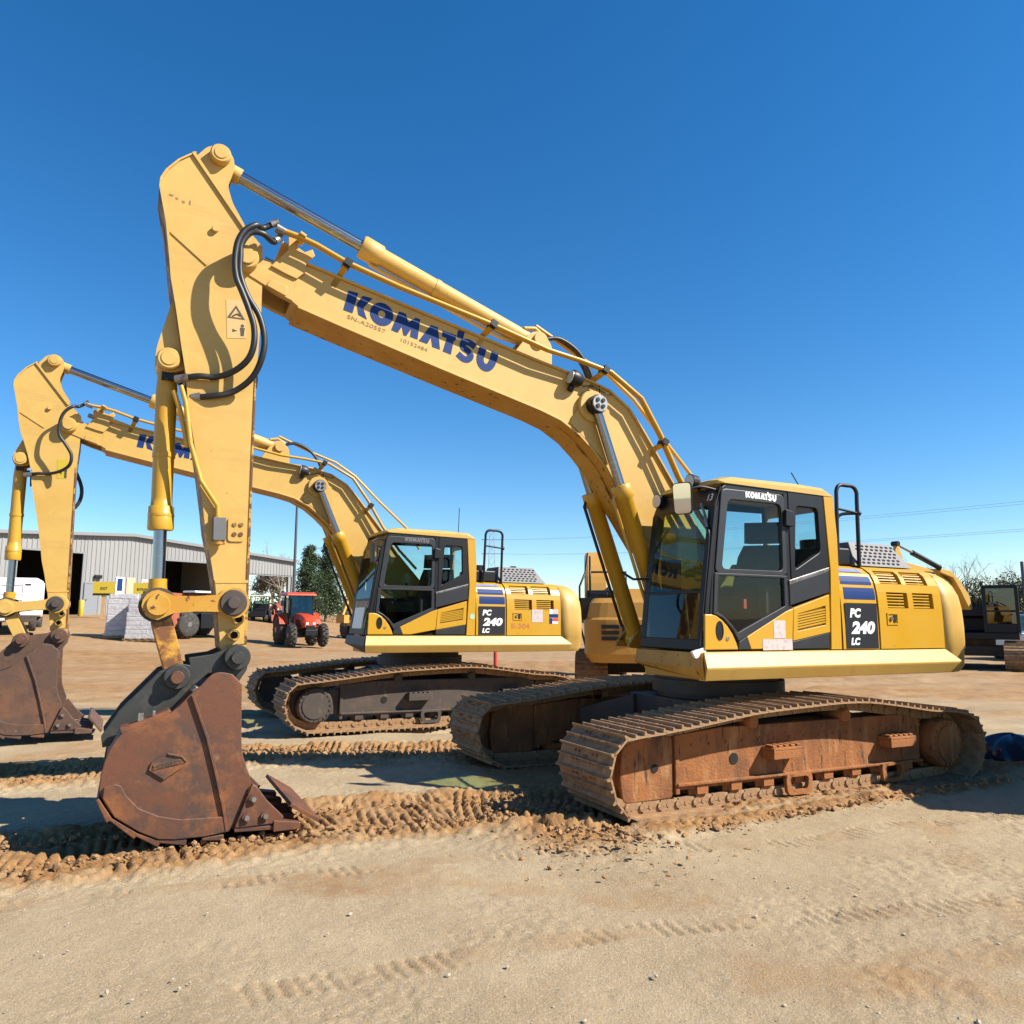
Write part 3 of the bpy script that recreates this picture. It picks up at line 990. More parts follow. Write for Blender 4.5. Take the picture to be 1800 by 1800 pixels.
def excavator(name, label, loc, yaw, tilt, roll, boom_a, arm_a, near, links, arm_shift):
    root = thing(name, label, 'excavator', loc, (R(roll), R(-tilt), R(yaw)), 'yellow crawler excavators of the same type')
    undercarriage(root, FRM if near else FRMD, 1, not near, near)

    # ---- revolving deck
    def deck(b):
        b.prism([(1.30, 1.33), (1.30, 0.40), (0.75, 0.36), (0.75, -0.36), (0.1, -0.40), (0.0, -1.33), (-2.0, -1.36), (-2.4, -1.1), (-2.4, 1.1), (-2.0, 1.36)], 1.10, 1.345, 0, ax='z')
    part('deck', [YEL], deck, root, key='deck', bevel=0.01)

    for s in (1, -1):
        def skirt(b):
            rows = []
            for (xt, xl, xb) in (((1.385, 1.42, 1.40) if s > 0 else (0.0, 0.02, 0.0)), (-1.985, -2.16, -2.10)):
                rows.append([(xt, s * 1.36, 1.36), (xt, s * 1.40, 1.352), (xl, s * 1.475, 1.222), (xl, s * 1.47, 1.205), (xb, s * 1.42, 1.105), (xb, s * 1.33, 1.105)])
            b.loft(rows)
        part('side_sill', [YFD], skirt, root, key=('skirt', s), bevel=0.006)

    def fascia(b):
        b.loft([[(1.31, 0.30, 1.352), (1.41, 0.42, 1.352), (1.44, 0.42, 1.225), (1.38, 0.46, 1.19), (1.31, 0.40, 1.19)], [(1.31, 1.355, 1.352), (1.405, 1.39, 1.352), (1.425, 1.425, 1.215), (1.40, 1.41, 1.108), (1.31, 1.355, 1.106)]])
    part('front_sill', [YWORN if near else GRY], fascia, root, key=('fascia', near), bevel=0.006)

    # ---- cab -----------------------------------------------------------------
    NEAR_Y = 1.38

    def cab_frame(b):
        # near side posts and rails (black)
        b.prism([(1.371, 1.374), (1.289, 1.703), (1.234, 2.209), (1.167, 2.69), (1.10, 2.885), (1.03, 2.93), (0.28, 2.935), (0.28, 2.875), (1.07, 2.865), (1.135, 2.66), (1.20, 2.2), (1.247, 1.70), (1.31, 1.374)], 1.30, 1.372, 0)
        b.bb(0.255, 0.31, 1.30, 1.370, 1.45, 2.93)
        # rear quarter frame with its window opening
        b.ring(rounded([(0.254, 2.93), (-0.232, 2.93), (-0.272, 2.182), (0.253, 2.03)], 0.03), rounded([(0.150, 2.775), (-0.150, 2.772), (-0.166, 2.332), (0.20, 2.135)], 0.05), 1.325, 1.376, 0)
        # far side frame
        b.ring([(1.12, 2.93), (-0.36, 2.97), (-0.39, 1.37), (1.37, 1.37), (1.27, 2.0)], [(1.03, 2.82), (-0.33, 2.84), (-0.35, 1.95), (1.18, 1.95), (1.14, 2.2)], 0.43, 0.455, 0)
        # floor, header, lower front
        b.bb(-0.38, 1.36, 0.46, 1.34, 1.36, 1.42)
        b.loft([[(1.11, 0.44, 2.89), (1.19, 0.44, 2.70), (1.14, 0.44, 2.70), (1.06, 0.44, 2.89)], [(1.11, 1.365, 2.89), (1.19, 1.365, 2.70), (1.14, 1.365, 2.70), (1.06, 1.365, 2.89)]])
        b.loft([[(1.38, 0.44, 1.37), (1.37, 0.44, 1.47), (1.33, 0.44, 1.47), (1.33, 0.44, 1.37)], [(1.38, 1.365, 1.37), (1.37, 1.365, 1.47), (1.33, 1.365, 1.47), (1.33, 1.365, 1.37)]])
        for y in (0.475, 1.325):
            wd = 0.045
            b.loft([[(x, y - wd, z), (x, y + wd, z), (x - 0.05, y + wd, z), (x - 0.05, y - wd, z)] for x, z in ((1.372, 1.47), (1.318, 1.9), (1.255, 2.3), (1.192, 2.70))])
        b.loft([[(1.322, 0.44, 1.885), (1.318, 0.44, 1.915), (1.29, 0.44, 1.915), (1.29, 0.44, 1.885)], [(1.322, 1.365, 1.885), (1.318, 1.365, 1.915), (1.29, 1.365, 1.915), (1.29, 1.365, 1.885)]])
        # rear wall lower part
        b.bb(-0.37, -0.33, 0.47, 1.33, 1.42, 2.05)
    cab = part('cab', [BLK], cab_frame, root, key='cabframe', bevel=0.008)

    def roof(b):
        secs = []
        for y, dz, dx in ((0.44, 0, 0.06), (0.50, 0.05, 0.01), (0.60, 0.065, 0), (1.22, 0.062, 0), (1.33, 0.045, 0.01), (1.385, 0.0, 0.05)):
            secs.append([(1.13 - dx, y, 2.925), (1.12 - dx, y, 2.93 + dz * 0.6), (0.95 - dx, y, 2.955 + dz), (0.1, y, 2.962 + dz), (-0.28 + dx, y, 2.958 + dz * 0.8), (-0.385 + dx * .4, y, 2.91 + dz * 0.4), (-0.39 + dx * .4, y, 2.905)])
        b.loft(secs, smooth=False)
    part('roof', [YFD], roof, cab, key='cabroof', bevel=0.012)

    def pillar(b):
        b.prism([(-0.236, 2.90), (-0.287, 2.151), (-0.246, 1.367), (-0.391, 1.366), (-0.399, 1.865), (-0.402, 2.49), (-0.372, 2.90)], 1.30, 1.384)
        b.ring([(-0.39, 1.37), (-0.41, 2.49), (-0.372, 2.93), (-0.372, 2.93)], [(-0.39, 1.38), (-0.40, 2.4), (-0.37, 2.9), (-0.37, 2.9)], 0.43, 0.44)
        b.bb(-0.405, -0.375, 0.44, 1.30, 1.37, 2.10)
        b.bb(-0.405, -0.372, 0.44, 1.30, 2.78, 2.93)
        b.bb(-0.405, -0.375, 0.44, 0.465, 2.10, 2.78)
        b.bb(-0.405, -0.375, 1.20, 1.30, 2.10, 2.78)
    part('rear_pillar', [YEL], pillar, cab, key='cabpillar', bevel=0.012)

    def front_panel(b):
        b.prism([(1.368, 1.376), (1.357, 1.693), (1.277, 1.694), (1.22, 1.68), (1.158, 1.645), (1.095, 1.59), (1.039, 1.52), (0.995, 1.44), (0.972, 1.376)], 1.33, 1.388)
    fp = part('front_quarter_panel', [YEL], front_panel, cab, key='archpanel', bevel=0.008)

    def oval(b):
        n = 24
        b.loft([[(1.191 + k * 0.045 * math.cos(2 * PI * i / n), y, 1.548 + k * 0.088 * math.sin(2 * PI * i / n)) for i in range(n)] for y, k in ((1.386, 1.0), (1.393, 1.0), (1.393, 0.8), (1.389, 0.76))], 0)
    part('oval_recess', [BLK], oval, fp, key='oval')  # black oval on the panel stands in for a shaded recess
    part('lock', [STL], lambda b: b.cyl((1.10, 1.387, 1.475), (1.10, 1.394, 1.475), 0.018, n=12), fp, key='lock')

    # door
    def door(b):
        b.ring(rounded([(1.115, 2.87), (0.315, 2.87), (0.316, 2.075), (1.222, 2.075)], 0.06), rounded([(1.039, 2.772), (0.362, 2.772), (0.37, 2.117), (1.140, 2.114)], 0.06), 1.345, 1.386, 0)
        b.ring([(1.224, 2.074), (0.316, 2.074), (0.316, 1.735), (0.316, 1.735), (0.90, 1.48), (0.955, 1.45), (1.02, 1.55), (1.14, 1.66), (1.252, 1.70)], [(1.180, 2.05), (0.36, 2.05), (0.36, 1.785), (0.36, 1.785), (0.90, 1.56), (0.965, 1.53), (1.03, 1.60), (1.13, 1.68), (1.205, 1.715)], 1.345, 1.384, 0)
        b.prism([(0.865, 1.495), (0.955, 1.445), (0.965, 1.376), (0.822, 1.376)], 1.34, 1.383, 0)
    dr = part('door', [GRY], door, cab, key='cabdoor', bevel=0.006)
    part('window', [GLS], lambda b: b.prism(rounded([(1.045, 2.778), (0.356, 2.778), (0.364, 2.111), (1.146, 2.108)], 0.05), 1.356, 1.362), dr, key='doorglass')
    part('lower_window', [GLS], lambda b: b.prism([(1.183, 2.052), (0.357, 2.052), (0.357, 1.782), (0.90, 1.555), (0.965, 1.525), (1.035, 1.60), (1.13, 1.68), (1.208, 1.713)], 1.356, 1.362), dr, key='doorglass2')

    def dpanel(b):
        b.prism([(0.862, 1.492), (0.359, 1.73), (0.255, 1.762), (0.285, 1.45), (0.694, 1.378), (0.815, 1.378)], 1.335, 1.388)
    part('lower_panel', [YEL], dpanel, dr, key='doorpanel', bevel=0.006)

    def latch(b):
        b.prism(rounded([(0.335, 2.725), (0.345, 2.56), (0.235, 2.555), (0.235, 2.70)], 0.02), 1.38, 1.425)
    part('handle', [BLK], latch, dr, key='latch', bevel=0.006)

    def dlogo(b):
        w = 0.39 / 1.53
        logo(b, lambda s, t: (0.822 - s * w, 1.3885, 2.805 + t * w * 1.12 - s * 0.0), 0)
    part('maker_lettering', [WHT if near else GRIL], dlogo, dr, key=('dlogo', near))
    part('window', [GLS], lambda b: b.prism(rounded([(0.156, 2.781), (-0.155, 2.778), (-0.171, 2.325), (0.206, 2.128)], 0.05), 1.338, 1.344), cab, key='quarterglass')
    part('far_window', [GLS], lambda b: b.prism([(1.04, 2.83), (-0.29, 2.85), (-0.31, 1.94), (1.19, 1.94), (1.15, 2.2)], 0.444, 0.450), cab, key='farglass')
    part('rear_window', [GLS], lambda b: b.bb(-0.392, -0.386, 0.462, 1.205, 2.095, 2.785), cab, key='rearglass')

    def shield(y0, y1, prof):
        return lambda b: b.loft([[(x - 0.012, y0, z), (x - 0.006, y0, z), (x - 0.006, y1, z), (x - 0.012, y1, z)] for x, z in prof])
    part('windscreen', [GLSD], shield(0.52, 1.282, ((1.318, 1.915), (1.255, 2.3), (1.192, 2.70))), cab, key='ws1')
    part('lower_windscreen', [GLSD], shield(0.52, 1.282, ((1.372, 1.47), (1.322, 1.885))), cab, key='ws2')

    for i, pl in enumerate(([(0.288, 2.00), (-0.262, 2.148), (-0.262, 1.93), (0.285, 1.79)], [(0.275, 1.445), (-0.232, 1.532), (-0.222, 1.376), (0.275, 1.376)])):
        part('dark_side_panel', [GRY], lambda b: b.prism(pl, 1.33, 1.380), cab, key=('graypanel', i), bevel=0.005)
    part('bright_strip', [STL], lambda b: b.prism([(0.290, 2.032), (-0.262, 2.178), (-0.262, 2.15), (0.290, 2.002)], 1.33, 1.386), cab, key='silver', bevel=0.003)

    def vent(b):
        b.ring([(0.253, 1.762), (-0.243, 1.905), (-0.232, 1.535), (0.275, 1.452)], [(0.20, 1.71), (-0.185, 1.795), (-0.175, 1.605), (0.21, 1.545)], 1.335, 1.388)
        b.prism([(0.20, 1.71), (-0.185, 1.795), (-0.175, 1.605), (0.21, 1.545)], 1.335, 1.36)
    vp = part('vent_panel', [YEL], vent, cab, key='ventpanel', bevel=0.004)
    for i in range(6):
        t = (i + 0.5) / 6

        def slat(b):
            b.prism([(0.204, 0), (-0.18, 0.062 + 0.0), (-0.18, 0.077), (0.204, 0.016)], 1.36, 1.384)
        part('louver_slat', [YEL], slat, vp, (0, 0, 1.553 + 0.150 * t), key='cabslat')

    def interior(b):
        b.loft([[(0.85, 0.68, 1.72), (0.35, 0.68, 1.72), (0.05, 1.16, 1.72), (0.55, 1.16, 1.72)], [(0.88, 0.68, 1.88), (0.32, 0.68, 1.86), (0.02, 1.16, 1.86), (0.58, 1.16, 1.88)]])
        b.loft([[(0.40, 0.68, 1.86), (0.28, 0.68, 1.86), (-0.02, 1.16, 1.86), (0.10, 1.16, 1.86)], [(0.30, 0.70, 2.30), (0.18, 0.70, 2.30), (-0.12, 1.14, 2.30), (0.0, 1.14, 2.30)], [(0.27, 0.76, 2.42), (0.17, 0.76, 2.42), (-0.13, 1.08, 2.42), (-0.03, 1.08, 2.42)]])
        b.loft([[(0.28, 0.78, 2.44), (0.18, 0.78, 2.44), (-0.12, 1.06, 2.44), (-0.02, 1.06, 2.44)], [(0.27, 0.78, 2.66), (0.16, 0.78, 2.66), (-0.14, 1.06, 2.66), (-0.03, 1.06, 2.66)]])
        b.bb(0.0, 0.5, 0.5, 0.66, 1.42, 1.98)
        b.bb(0.0, 0.5, 1.18, 1.28, 1.42, 1.98)
        b.bb(0.1, 0.5, 0.7, 1.14, 1.42, 1.72)
        for y in (0.58, 1.23):
            b.tube([(0.46, y, 1.98), (0.50, y, 2.10), (0.49, y, 2.2)], [0.012, 0.012, 0.03], 8)
        b.bb(0.95, 1.15, 0.5, 0.58, 1.9, 2.25)
        b.tube([(1.05, 0.8, 1.42), (1.10, 0.8, 1.9)], 0.012, 6)
        b.tube([(1.05, 1.0, 1.42), (1.10, 1.0, 1.9)], 0.012, 6)
        b.bb(-0.36, -0.15, 0.5, 1.28, 1.42, 2.08)
    part('seat', [SEAT], interior, cab, key='seat', bevel=0.02)
    if near:
        part('sun_blind', [BLK], lambda b: b.bb(0.55, 0.60, 0.475, 0.485, 2.42, 2.46), cab)
        part('belt_buckle', [REDP], lambda b: b.box((0.72, 1.22, 1.80), (0.03, 0.02, 0.09)), cab)

    def wiper(b):
        b.tube([(1.205, 1.20, 2.74), (1.225, 1.27, 2.62), (1.238, 1.31, 2.50)], 0.014, 8, 1)
        b.tube(smooth_path([(1.238, 1.31, 2.50), (1.25, 1.345, 2.44), (1.27, 1.352, 2.3), (1.33, 1.352, 1.9), (1.395, 1.352, 1.45), (1.41, 1.36, 1.40)], 5), 0.013, 8, 0)
    part('grab_rail', [BLK, STL], wiper, cab, key='grab')

    def mirror(b):
        b.tube(smooth_path([(1.12, 1.32, 2.86), (1.30, 1.30, 2.88), (1.44, 1.26, 2.84)], 4), 0.013, 8, 0)
        rot = Euler((0, R(5.7), R(28))).to_matrix()
        pl = rounded([(-0.085, -0.15), (0.085, -0.15), (0.092, 0.15), (-0.092, 0.15)], 0.04)
        c = Vector((1.46, 1.235, 2.765))
        for d0, d1, m, k in ((-0.03, 0.0, 0, 1.0), (0.0005, 0.003, 1, 0.94)):
            vs = [c + rot @ Vector((d, p[0] * k, p[1] * k)) for d in (d0, d1) for p in pl]
            n = len(pl)
            b.add(vs, [tuple(range(n)), tuple(range(n, 2 * n))] + [(i, (i + 1) % n, n + (i + 1) % n, n + i) for i in range(n)], m)
    if near:
        part('mirror', [BLK, MIR], mirror, cab, bevel=0.0)

        for y, z in ((0.50, 2.86), (1.02, 2.985)):
            def lamps(b):
                b.cyl((1.10, y, z), (1.19, y, z), 0.06, 0.075, n=14, mat=0)
                b.cyl((1.19, y, z), (1.195, y, z), 0.066, n=14, mat=1)
                b.tube([(1.06, y, z - 0.07), (1.12, y, z - 0.02)], 0.02, 6)
            part('work_lamp', [BLK, LENS], lamps, cab)

        def badge13(b):
            lettering(b, '13', lambda s, t: (1.1945 - 0.42 * t + 0.0, 1.285 + 0.0 - 0.0 + s * 1.0 - 0.02, 2.70 + t + 0.055), None, 0.07, bold=0.02)
        part('number_sticker', [WHT], badge13, cab)

        def lowmirror(b):
            b.tube([(1.30, 0.44, 2.05), (1.40, 0.36, 2.05), (1.46, 0.26, 2.12)], 0.013, 6)
        part('mirror_arm', [BLK], lowmirror, cab)
        part('step_plate', [WPA], lambda b: b.prism(rounded([(1.36, 1.40), (1.50, 1.36), (1.46, 1.30), (1.34, 1.355)], 0.01), 1.345, 1.375), cab)
    else:
        def mirror2(b):
            b.tube(smooth_path([(1.12, 1.32, 2.80), (1.26, 1.38, 2.82), (1.36, 1.42, 2.76)], 4), 0.012, 8, 0)
            b.bb(1.33, 1.36, 1.36, 1.50, 2.45, 2.74, 0)
        part('mirror', [BLK, MIR], mirror2, cab, bevel=0.01)
        part('aerial', [BLK], lambda b: b.tube([(-0.15, 1.2, 3.0), (-0.16, 1.2, 3.42)], 0.006, 6), cab)

        def sheet(b):
            b.box((1.385, 0.95, 1.62), (0.01, 0.5, 0.32), 0, Euler((0, R(-8), 0)).to_matrix())
        part('screen_cover', [WPA], sheet, cab)
    if near:
        part('aerial', [BLK], lambda b: b.tube([(-0.06, 1.25, 2.99), (0.06, 1.25, 3.14)], 0.006, 6), cab)

        for x0, x1, z0, z1 in ((.528, .375, 1.478, 1.645), (.672, .29, 1.366, 1.47)):
            part('notice_sheet', [PAPER], lambda b: b.bb(x0, x1, 1.3885, 1.3905, z0, z1), cab)

    # ---- body panels behind the cab -------------------------------------------
    def side_cover(b):
        zs = [1.365, 1.6, 1.8, 1.95, 2.05, 2.15, 2.25, 2.34]
        surf_grid(b, -0.408, -0.938, zs, 0.0)
        # right-hand mirror copy of the panel and the roof between
        vs = []
        for x in (-0.408, -2.02):
            vs += [(x, -y, z) for y, z in SEC]
        n = len(SEC)
        b.add(vs, [(i, i + 1, n + i + 1, n + i) for i in range(n - 1)])
        b.bb(-0.41, -2.02, -1.05, 1.045, 2.05, 2.235)
        b.bb(-0.41, -0.44, -1.37, 1.36, 1.36, 2.06)
        b.add([surf(-0.936, z, -0.03) for z in zs] + [surf(-0.960, z, -0.03) for z in zs], [(i, i + 1, 9 + i - 1 + 1 - 0, 8 + i) for i in range(7)])
    sc = part('side_cover', [YEL], side_cover, root, key='sidecover')

    def stripes(b):
        for x0, x1, z0, z1, m in ((-0.43, -0.855, 2.165, 2.235, 1), (-0.445, -0.905, 2.02, 2.115, 0), (-0.465, -0.925, 1.868, 1.988, 0)):
            surf_grid(b, x0, x1, np.linspace(z0, z1, 4), 0.003, m)
    part('stripe_decal', [BLUE, BLUEF], stripes, sc, key='stripes')

    def plate(b):
        b.bb(-0.448, -0.925, 1.3925, 1.3955, 1.372, 1.828, 0)
        f = lambda x, z, k=0: (lambda s, t: (x - s, 1.397, z + t))
        lettering(b, 'PC', f(-0.515, 1.68), 0.165, 0.095, 1, bold=0.055, shear=0.18)
        lettering(b, '240', f(-0.525, 1.515), 0.355, 0.13, 1, bold=0.055, shear=0.18)
        lettering(b, 'LC', f(-0.515, 1.405), 0.135, 0.075, 1, bold=0.055, shear=0.18)
    part('model_plate', [PLATE, WHT], plate, sc, key='plate')

    def engine_door(b):
        xe0, xe1 = -0.958, -1.985
        xs = sorted({xe0, xe1, *[v for l in LOUV for v in l[:2]]}, reverse=True)
        zs = sorted({1.365, 1.5, 1.65, 2.0, 2.30, 2.34, 1.87, 2.13, *[v for l in LOUV for v in l[2:]]})
        for i in range(len(xs) - 1):
            for j in range(len(zs) - 1):
                xm, zm = (xs[i] + xs[i + 1]) / 2, (zs[j] + zs[j + 1]) / 2
                if any(l[1] < xm < l[0] and l[2] < zm < l[3] for l in LOUV):
                    continue
                surf_grid(b, xs[i], xs[i + 1], [zs[j], zs[j + 1]], 0.006)
        for (x0, x1, z0, z1) in LOUV:
            n = 3
            zz = np.linspace(z0, z1, n + 1)
            surf_grid(b, x0, x1, zz, -0.05, 1)  # louver backs coloured dark in place of shade between the slats
            for x in (x0, x1):
                vs = [surf(x, z, 0.006) for z in zz] + [surf(x, z, -0.05) for z in zz]
                b.add(vs, [(i, i + 1, n + 2 + i, n + 1 + i) for i in range(n)], 0)
            for z in (z0, z1):
                b.add([surf(x0, z, 0.006), surf(x1, z, 0.006), surf(x1, z, -0.05), surf(x0, z, -0.05)], [(0, 1, 2, 3)], 0)
        zs2 = np.linspace(1.365, 2.34, 12)
        for x in (xe0, xe1):
            vs = [surf(x, z, 0.006) for z in zs2] + [surf(x, z, -0.05) for z in zs2]
            b.add(vs, [(i, i + 1, 13 + i, 12 + i) for i in range(11)], 0)
    ed = part('engine_door', [YEL, FRMD], engine_door, root, key='enginedoor')
    for (x0, x1, z0, z1) in LOUV:
        for i in range(5):
            z = z0 + (z1 - z0) * (i + 0.7) / 5.2

            def lslat(b, x0=x0, x1=x1, z=z):
                a, c = surf(x0 - 0.006, z, -0.006), surf(x1 + 0.05, z, -0.006)
                d, e = surf(x0 - 0.006, z - 0.014, -0.006), surf(x1 + 0.05, z - 0.014, -0.006)
                g, h = surf(x0 - 0.006, z + 0.008, -0.046), surf(x1 + 0.05, z + 0.008, -0.046)
                b.add([a, c, d, e, g, h], [(0, 1, 3, 2), (0, 4, 5, 1), (2, 3, 5, 4), (0, 2, 4), (1, 5, 3)])
            part('louver_slat', [YEL], lslat, ed, key=('ls', x0, z0, i))

    def doorlock(b):
        b.ring([(-1.07, 1.735), (-1.24, 1.735), (-1.24, 1.61), (-1.07, 1.61)], [(-1.085, 1.72), (-1.225, 1.72), (-1.225, 1.625), (-1.085, 1.625)], 1.397, 1.405, 0)
        b.cyl((-1.135, 1.398, 1.675), (-1.135, 1.412, 1.675), 0.022, n=12, mat=1)
        b.bb(-1.17, -1.205, 1.3985, 1.404, 1.635, 1.71, 2)
    part('door_lock', [YEL, STL, HOLE], doorlock, ed, key='doorlock')
    if not near:
        def stick(b):
            b.bb(-1.42, -1.63, 1.3985, 1.401, 1.58, 1.79, 0)
            b.bb(-1.76, -1.93, 1.3985, 1.400, 1.56, 1.80, 1)
            b.bb(-1.76, -1.93, 1.4005, 1.402, 1.66, 1.72, 2)
            b.bb(-1.82, -1.93, 1.4005, 1.402, 1.60, 1.655, 3)
            b.bb(-1.76, -1.815, 1.4005, 1.402, 1.56, 1.655, 2)
            b.bb(-1.82, -1.93, 1.4005, 1.402, 1.725, 1.80, 0)
            lettering(b, 'E-304', lambda s, t: (-1.04 - s, 1.3995, 1.475 + t), 0.34, 0.085, 4, bold=0.02)
        part('door_sticker', [PAPER, WHT, BLUE, REDP, ORGP], stick, ed)
        part('round_sticker', [mat('pale_green_sticker', (0.35, 0.5, 0.35), 0.5)], lambda b: b.cyl((-0.34, 1.385, 1.66), (-0.34, 1.3875, 1.66), 0.045, n=20), cab)

    # ---- counterweight
    def cw(b):
        HALF = [(-2.005, 1.402), (-2.16, 1.40), (-2.30, 1.392), (-2.38, 1.372), (-2.44, 1.335), (-2.475, 1.28), (-2.52, 1.20), (-2.60, 1.05), (-2.70, .80), (-2.78, .50), (-2.83, .2)]

        def plan(k, z):
            q = [(-2.005 + (x + 2.005) * k ** 0.8, y * (1 - (1 - k) * 0.5), z) for x, y in HALF]
            return q + [(x, -y, zz) for x, y, zz in q[::-1]]
        b.loft([plan(k, z) for k, z in ((0.90, 1.10), (0.97, 1.17), (0.985, 1.345), (1.0, 1.36), (1.0, 1.6), (0.985, 1.80), (0.95, 1.94), (0.88, 2.05), (0.78, 2.13), (0.68, 2.18), (0.58, 2.21), (0.50, 2.225))], smooth=True)
    part('counterweight', [YFD], cw, root, key='cw')

    def hood(b):
        b.loft([[(-0.95, -0.85, 2.236), (-0.95, 0.30, 2.236), (-2.3, 0.30, 2.236), (-2.3, -0.85, 2.236)], [(-1.0, -0.8, 2.36), (-1.0, 0.27, 2.36), (-2.25, 0.27, 2.36), (-2.25, -0.8, 2.36)]])
        b.tube([(-1.9, -0.2, 2.36), (-1.9, -0.2, 2.62)], 0.06, 12)
    part('engine_hood', [BLK], hood, root, key='hood', bevel=0.02)

    def filt(b):
        b.bb(-0.46, -0.86, 0.55, 1.16, 2.236, 2.42, 0)
        b.cyl((-0.66, 0.85, 2.42), (-0.66, 0.85, 2.52), 0.14, n=16)
    part('tank_top', [BLK], filt, root, key='tanktop', bevel=0.02)

    def grille(b):
        A = [(-0.88, 1.20, 2.235), (-1.80, 1.20, 2.235), (-1.80, 0.55, 2.235), (-0.88, 0.55, 2.235)]
        T = [(-0.96, 1.06, 2.50), (-1.62, 1.06, 2.50), (-1.62, 0.62, 2.50), (-0.96, 0.62, 2.50)]
        b.loft([A, T])
        o, ux = Vector((-1.0, 1.187, 2.262)), Vector((-1, 0, 0))
        uz = Vector((0, -0.14, 0.265)).normalized()
        nn = ux.cross(uz).normalized()
        if nn.y < 0:
            nn = -nn
        for r in range(6):
            for c in range(8):
                q = o + ux * (0.038 + c * 0.079 + (0.03 if r % 2 else 0)) + uz * (0.012 + r * 0.043) + nn * 0.004
                pl = [q + ux * (0.030 * math.cos(a)) + uz * (0.016 * math.sin(a)) for a in [PI / 3 * i for i in range(6)]]
                b.add(pl + [p - nn * 0.006 for p in pl], [(0, 1, 2, 3, 4, 5)] + [(i, (i + 1) % 6, 6 + (i + 1) % 6, 6 + i) for i in range(6)], 1)  # dark discs on the plate, coloured as the shade in the holes
    part('grille_cover', [GRIL, HOLE], grille, root, key='grille', bevel=0.012)
    if near:
        def openhood(b):
            b.prism([(-1.78, 2.22), (-1.80, 2.54), (-1.85, 2.56), (-1.96, 2.26)], 0.98, 1.01, 0)
            b.cyl((-1.815, 0.96, 2.53), (-1.815, 1.04, 2.53), 0.03, n=10, mat=2)
            b.tube([(-1.83, 1.0, 2.525), (-2.12, 1.0, 2.435)], 0.016, 8, 1)
            b.tube([(-2.10, 1.0, 2.44), (-2.58, 1.0, 2.285)], 0.033, 8, 2)
            b.prism([(-1.96, 2.235), (-1.98, 2.33), (-2.45, 2.265), (-2.74, 2.255), (-2.76, 2.225), (-2.44, 2.23)], 0.96, 0.99, 0)
            b.prism([(-2.56, 2.23), (-2.58, 2.275), (-2.76, 2.255), (-2.92, 2.14), (-3.08, 1.97), (-3.12, 1.80), (-3.07, 1.795), (-2.92, 2.02), (-2.80, 2.17)], 0.45, 1.02, 0)
            b.prism([(-2.50, 2.20), (-2.56, 2.24), (-2.84, 2.10), (-2.80, 2.05)], 0.50, 0.98, 0)
        part('open_hood_panel', [YFD, STL, RUB], openhood, root, bevel=0.005)

    def rail(b):
        y = 1.2
        b.tube(smooth_path([(-0.613, y, 2.22), (-0.64, y, 2.9), (-0.65, y, 3.03), (-0.70, y, 3.085), (-0.80, y, 3.09), (-0.90, y, 3.085), (-0.955, y, 3.03), (-0.955, y, 2.9), (-0.94, y, 2.22)], 5), 0.021, 8)
        b.tube([(-0.635, y, 2.83), (-0.955, y, 2.80)], 0.014, 8)
        b.tube([(-0.955, y, 2.80), (-0.985, y, 2.80)], 0.03, 8)
        if near:
            b.tube(smooth_path([(-0.74, y - 0.1, 2.22), (-0.745, y - 0.1, 2.65), (-0.80, y - 0.1, 2.78), (-0.94, y - 0.02, 2.80)], 5), 0.018, 8)
    part('handrail', [BLK], rail, root, key=('rail', near))

    # ---- boom ------------------------------------------------------------------
    BR = (0, R(-boom_a), 0)
    BL = (FOOT[0], 0, FOOT[1])
    cb, sb = math.cos(R(boom_a)), math.sin(R(boom_a))
    W = 0.20

    def boom(b):
        top = [(5.50, .295), (5.415, .322), (4.621, .535), (4.06, .69), (3.395, .872), (3.071, .962), (2.494, 1.135), (2.25, 1.185), (1.95, 1.155), (1.657, 1.03), (1.078, .735), (0.6, .47), (0.1, .25), (-.12, .18), (-.22, 0), (-.15, -.16), (0.1, -.22)]
        bot = [(0.6, -.16), (1.0, -.03), (1.40, .17), (1.662, .30), (1.898, .435), (2.132, .515), (2.34, .565), (2.6, .575), (2.849, .53), (3.93, .262), (4.886, .034), (5.293, -.058), (5.36, -.05)]
        poly = top + bot
        b.prism(poly, -W, W, 0)
        # top flange plate standing proud of the side plates
        tf = top[:14]
        n = len(tf)
        up = [(x, z + 0.022) for x, z in tf]
        b.prism(tf + up[::-1], -W - 0.03, W + 0.03, 0)
        # bottom flange
        bf = [p for p in bot[1:12]]
        b.prism(bf + [(x, z - 0.022) for x, z in bf][::-1], -W - 0.022, W + 0.022, 0, 1)
        # side stiffening edge at the tip
        # forked tip
        for s in (1, -1):
            b.prism([(5.36, -0.05), (5.50, -0.07), (5.79, -.085), (5.90, -.05), (5.935, .03), (5.88, .10), (5.74, .11), (5.60, .20), (5.50, .29)], s * 0.14, s * (W + 0.012), 0)
            b.prism(rounded([(5.42, -.055), (5.60, -.075), (5.60, 0.0), (5.45, .03)], 0.02), s * W, s * (W + 0.03), 0)
            b.cyl((5.85, s * 0.13, 0), (5.85, s * 0.33, 0), 0.105, n=24, ch=0.012)
            b.cyl((5.85, s * 0.33, 0), (5.85, s * 0.35, 0), 0.075, n=20, ch=0.006)
            # bosses where the lift cylinders pin on
            b.cyl((2.35, s * 0.19, .905), (2.35, s * 0.26, .905), 0.17, n=24, ch=0.01)
            b.prism(rounded([(2.50, .60), (2.30, .565), (2.05, .50), (1.88, .45), (1.98, .78), (2.18, 1.04), (2.36, 1.12), (2.47, .95)], 0.06), s * W, s * (W + 0.014), 0)
            b.cyl((0, s * 0.19, 0), (0, s * 0.30, 0), 0.19, n=24, ch=0.01)
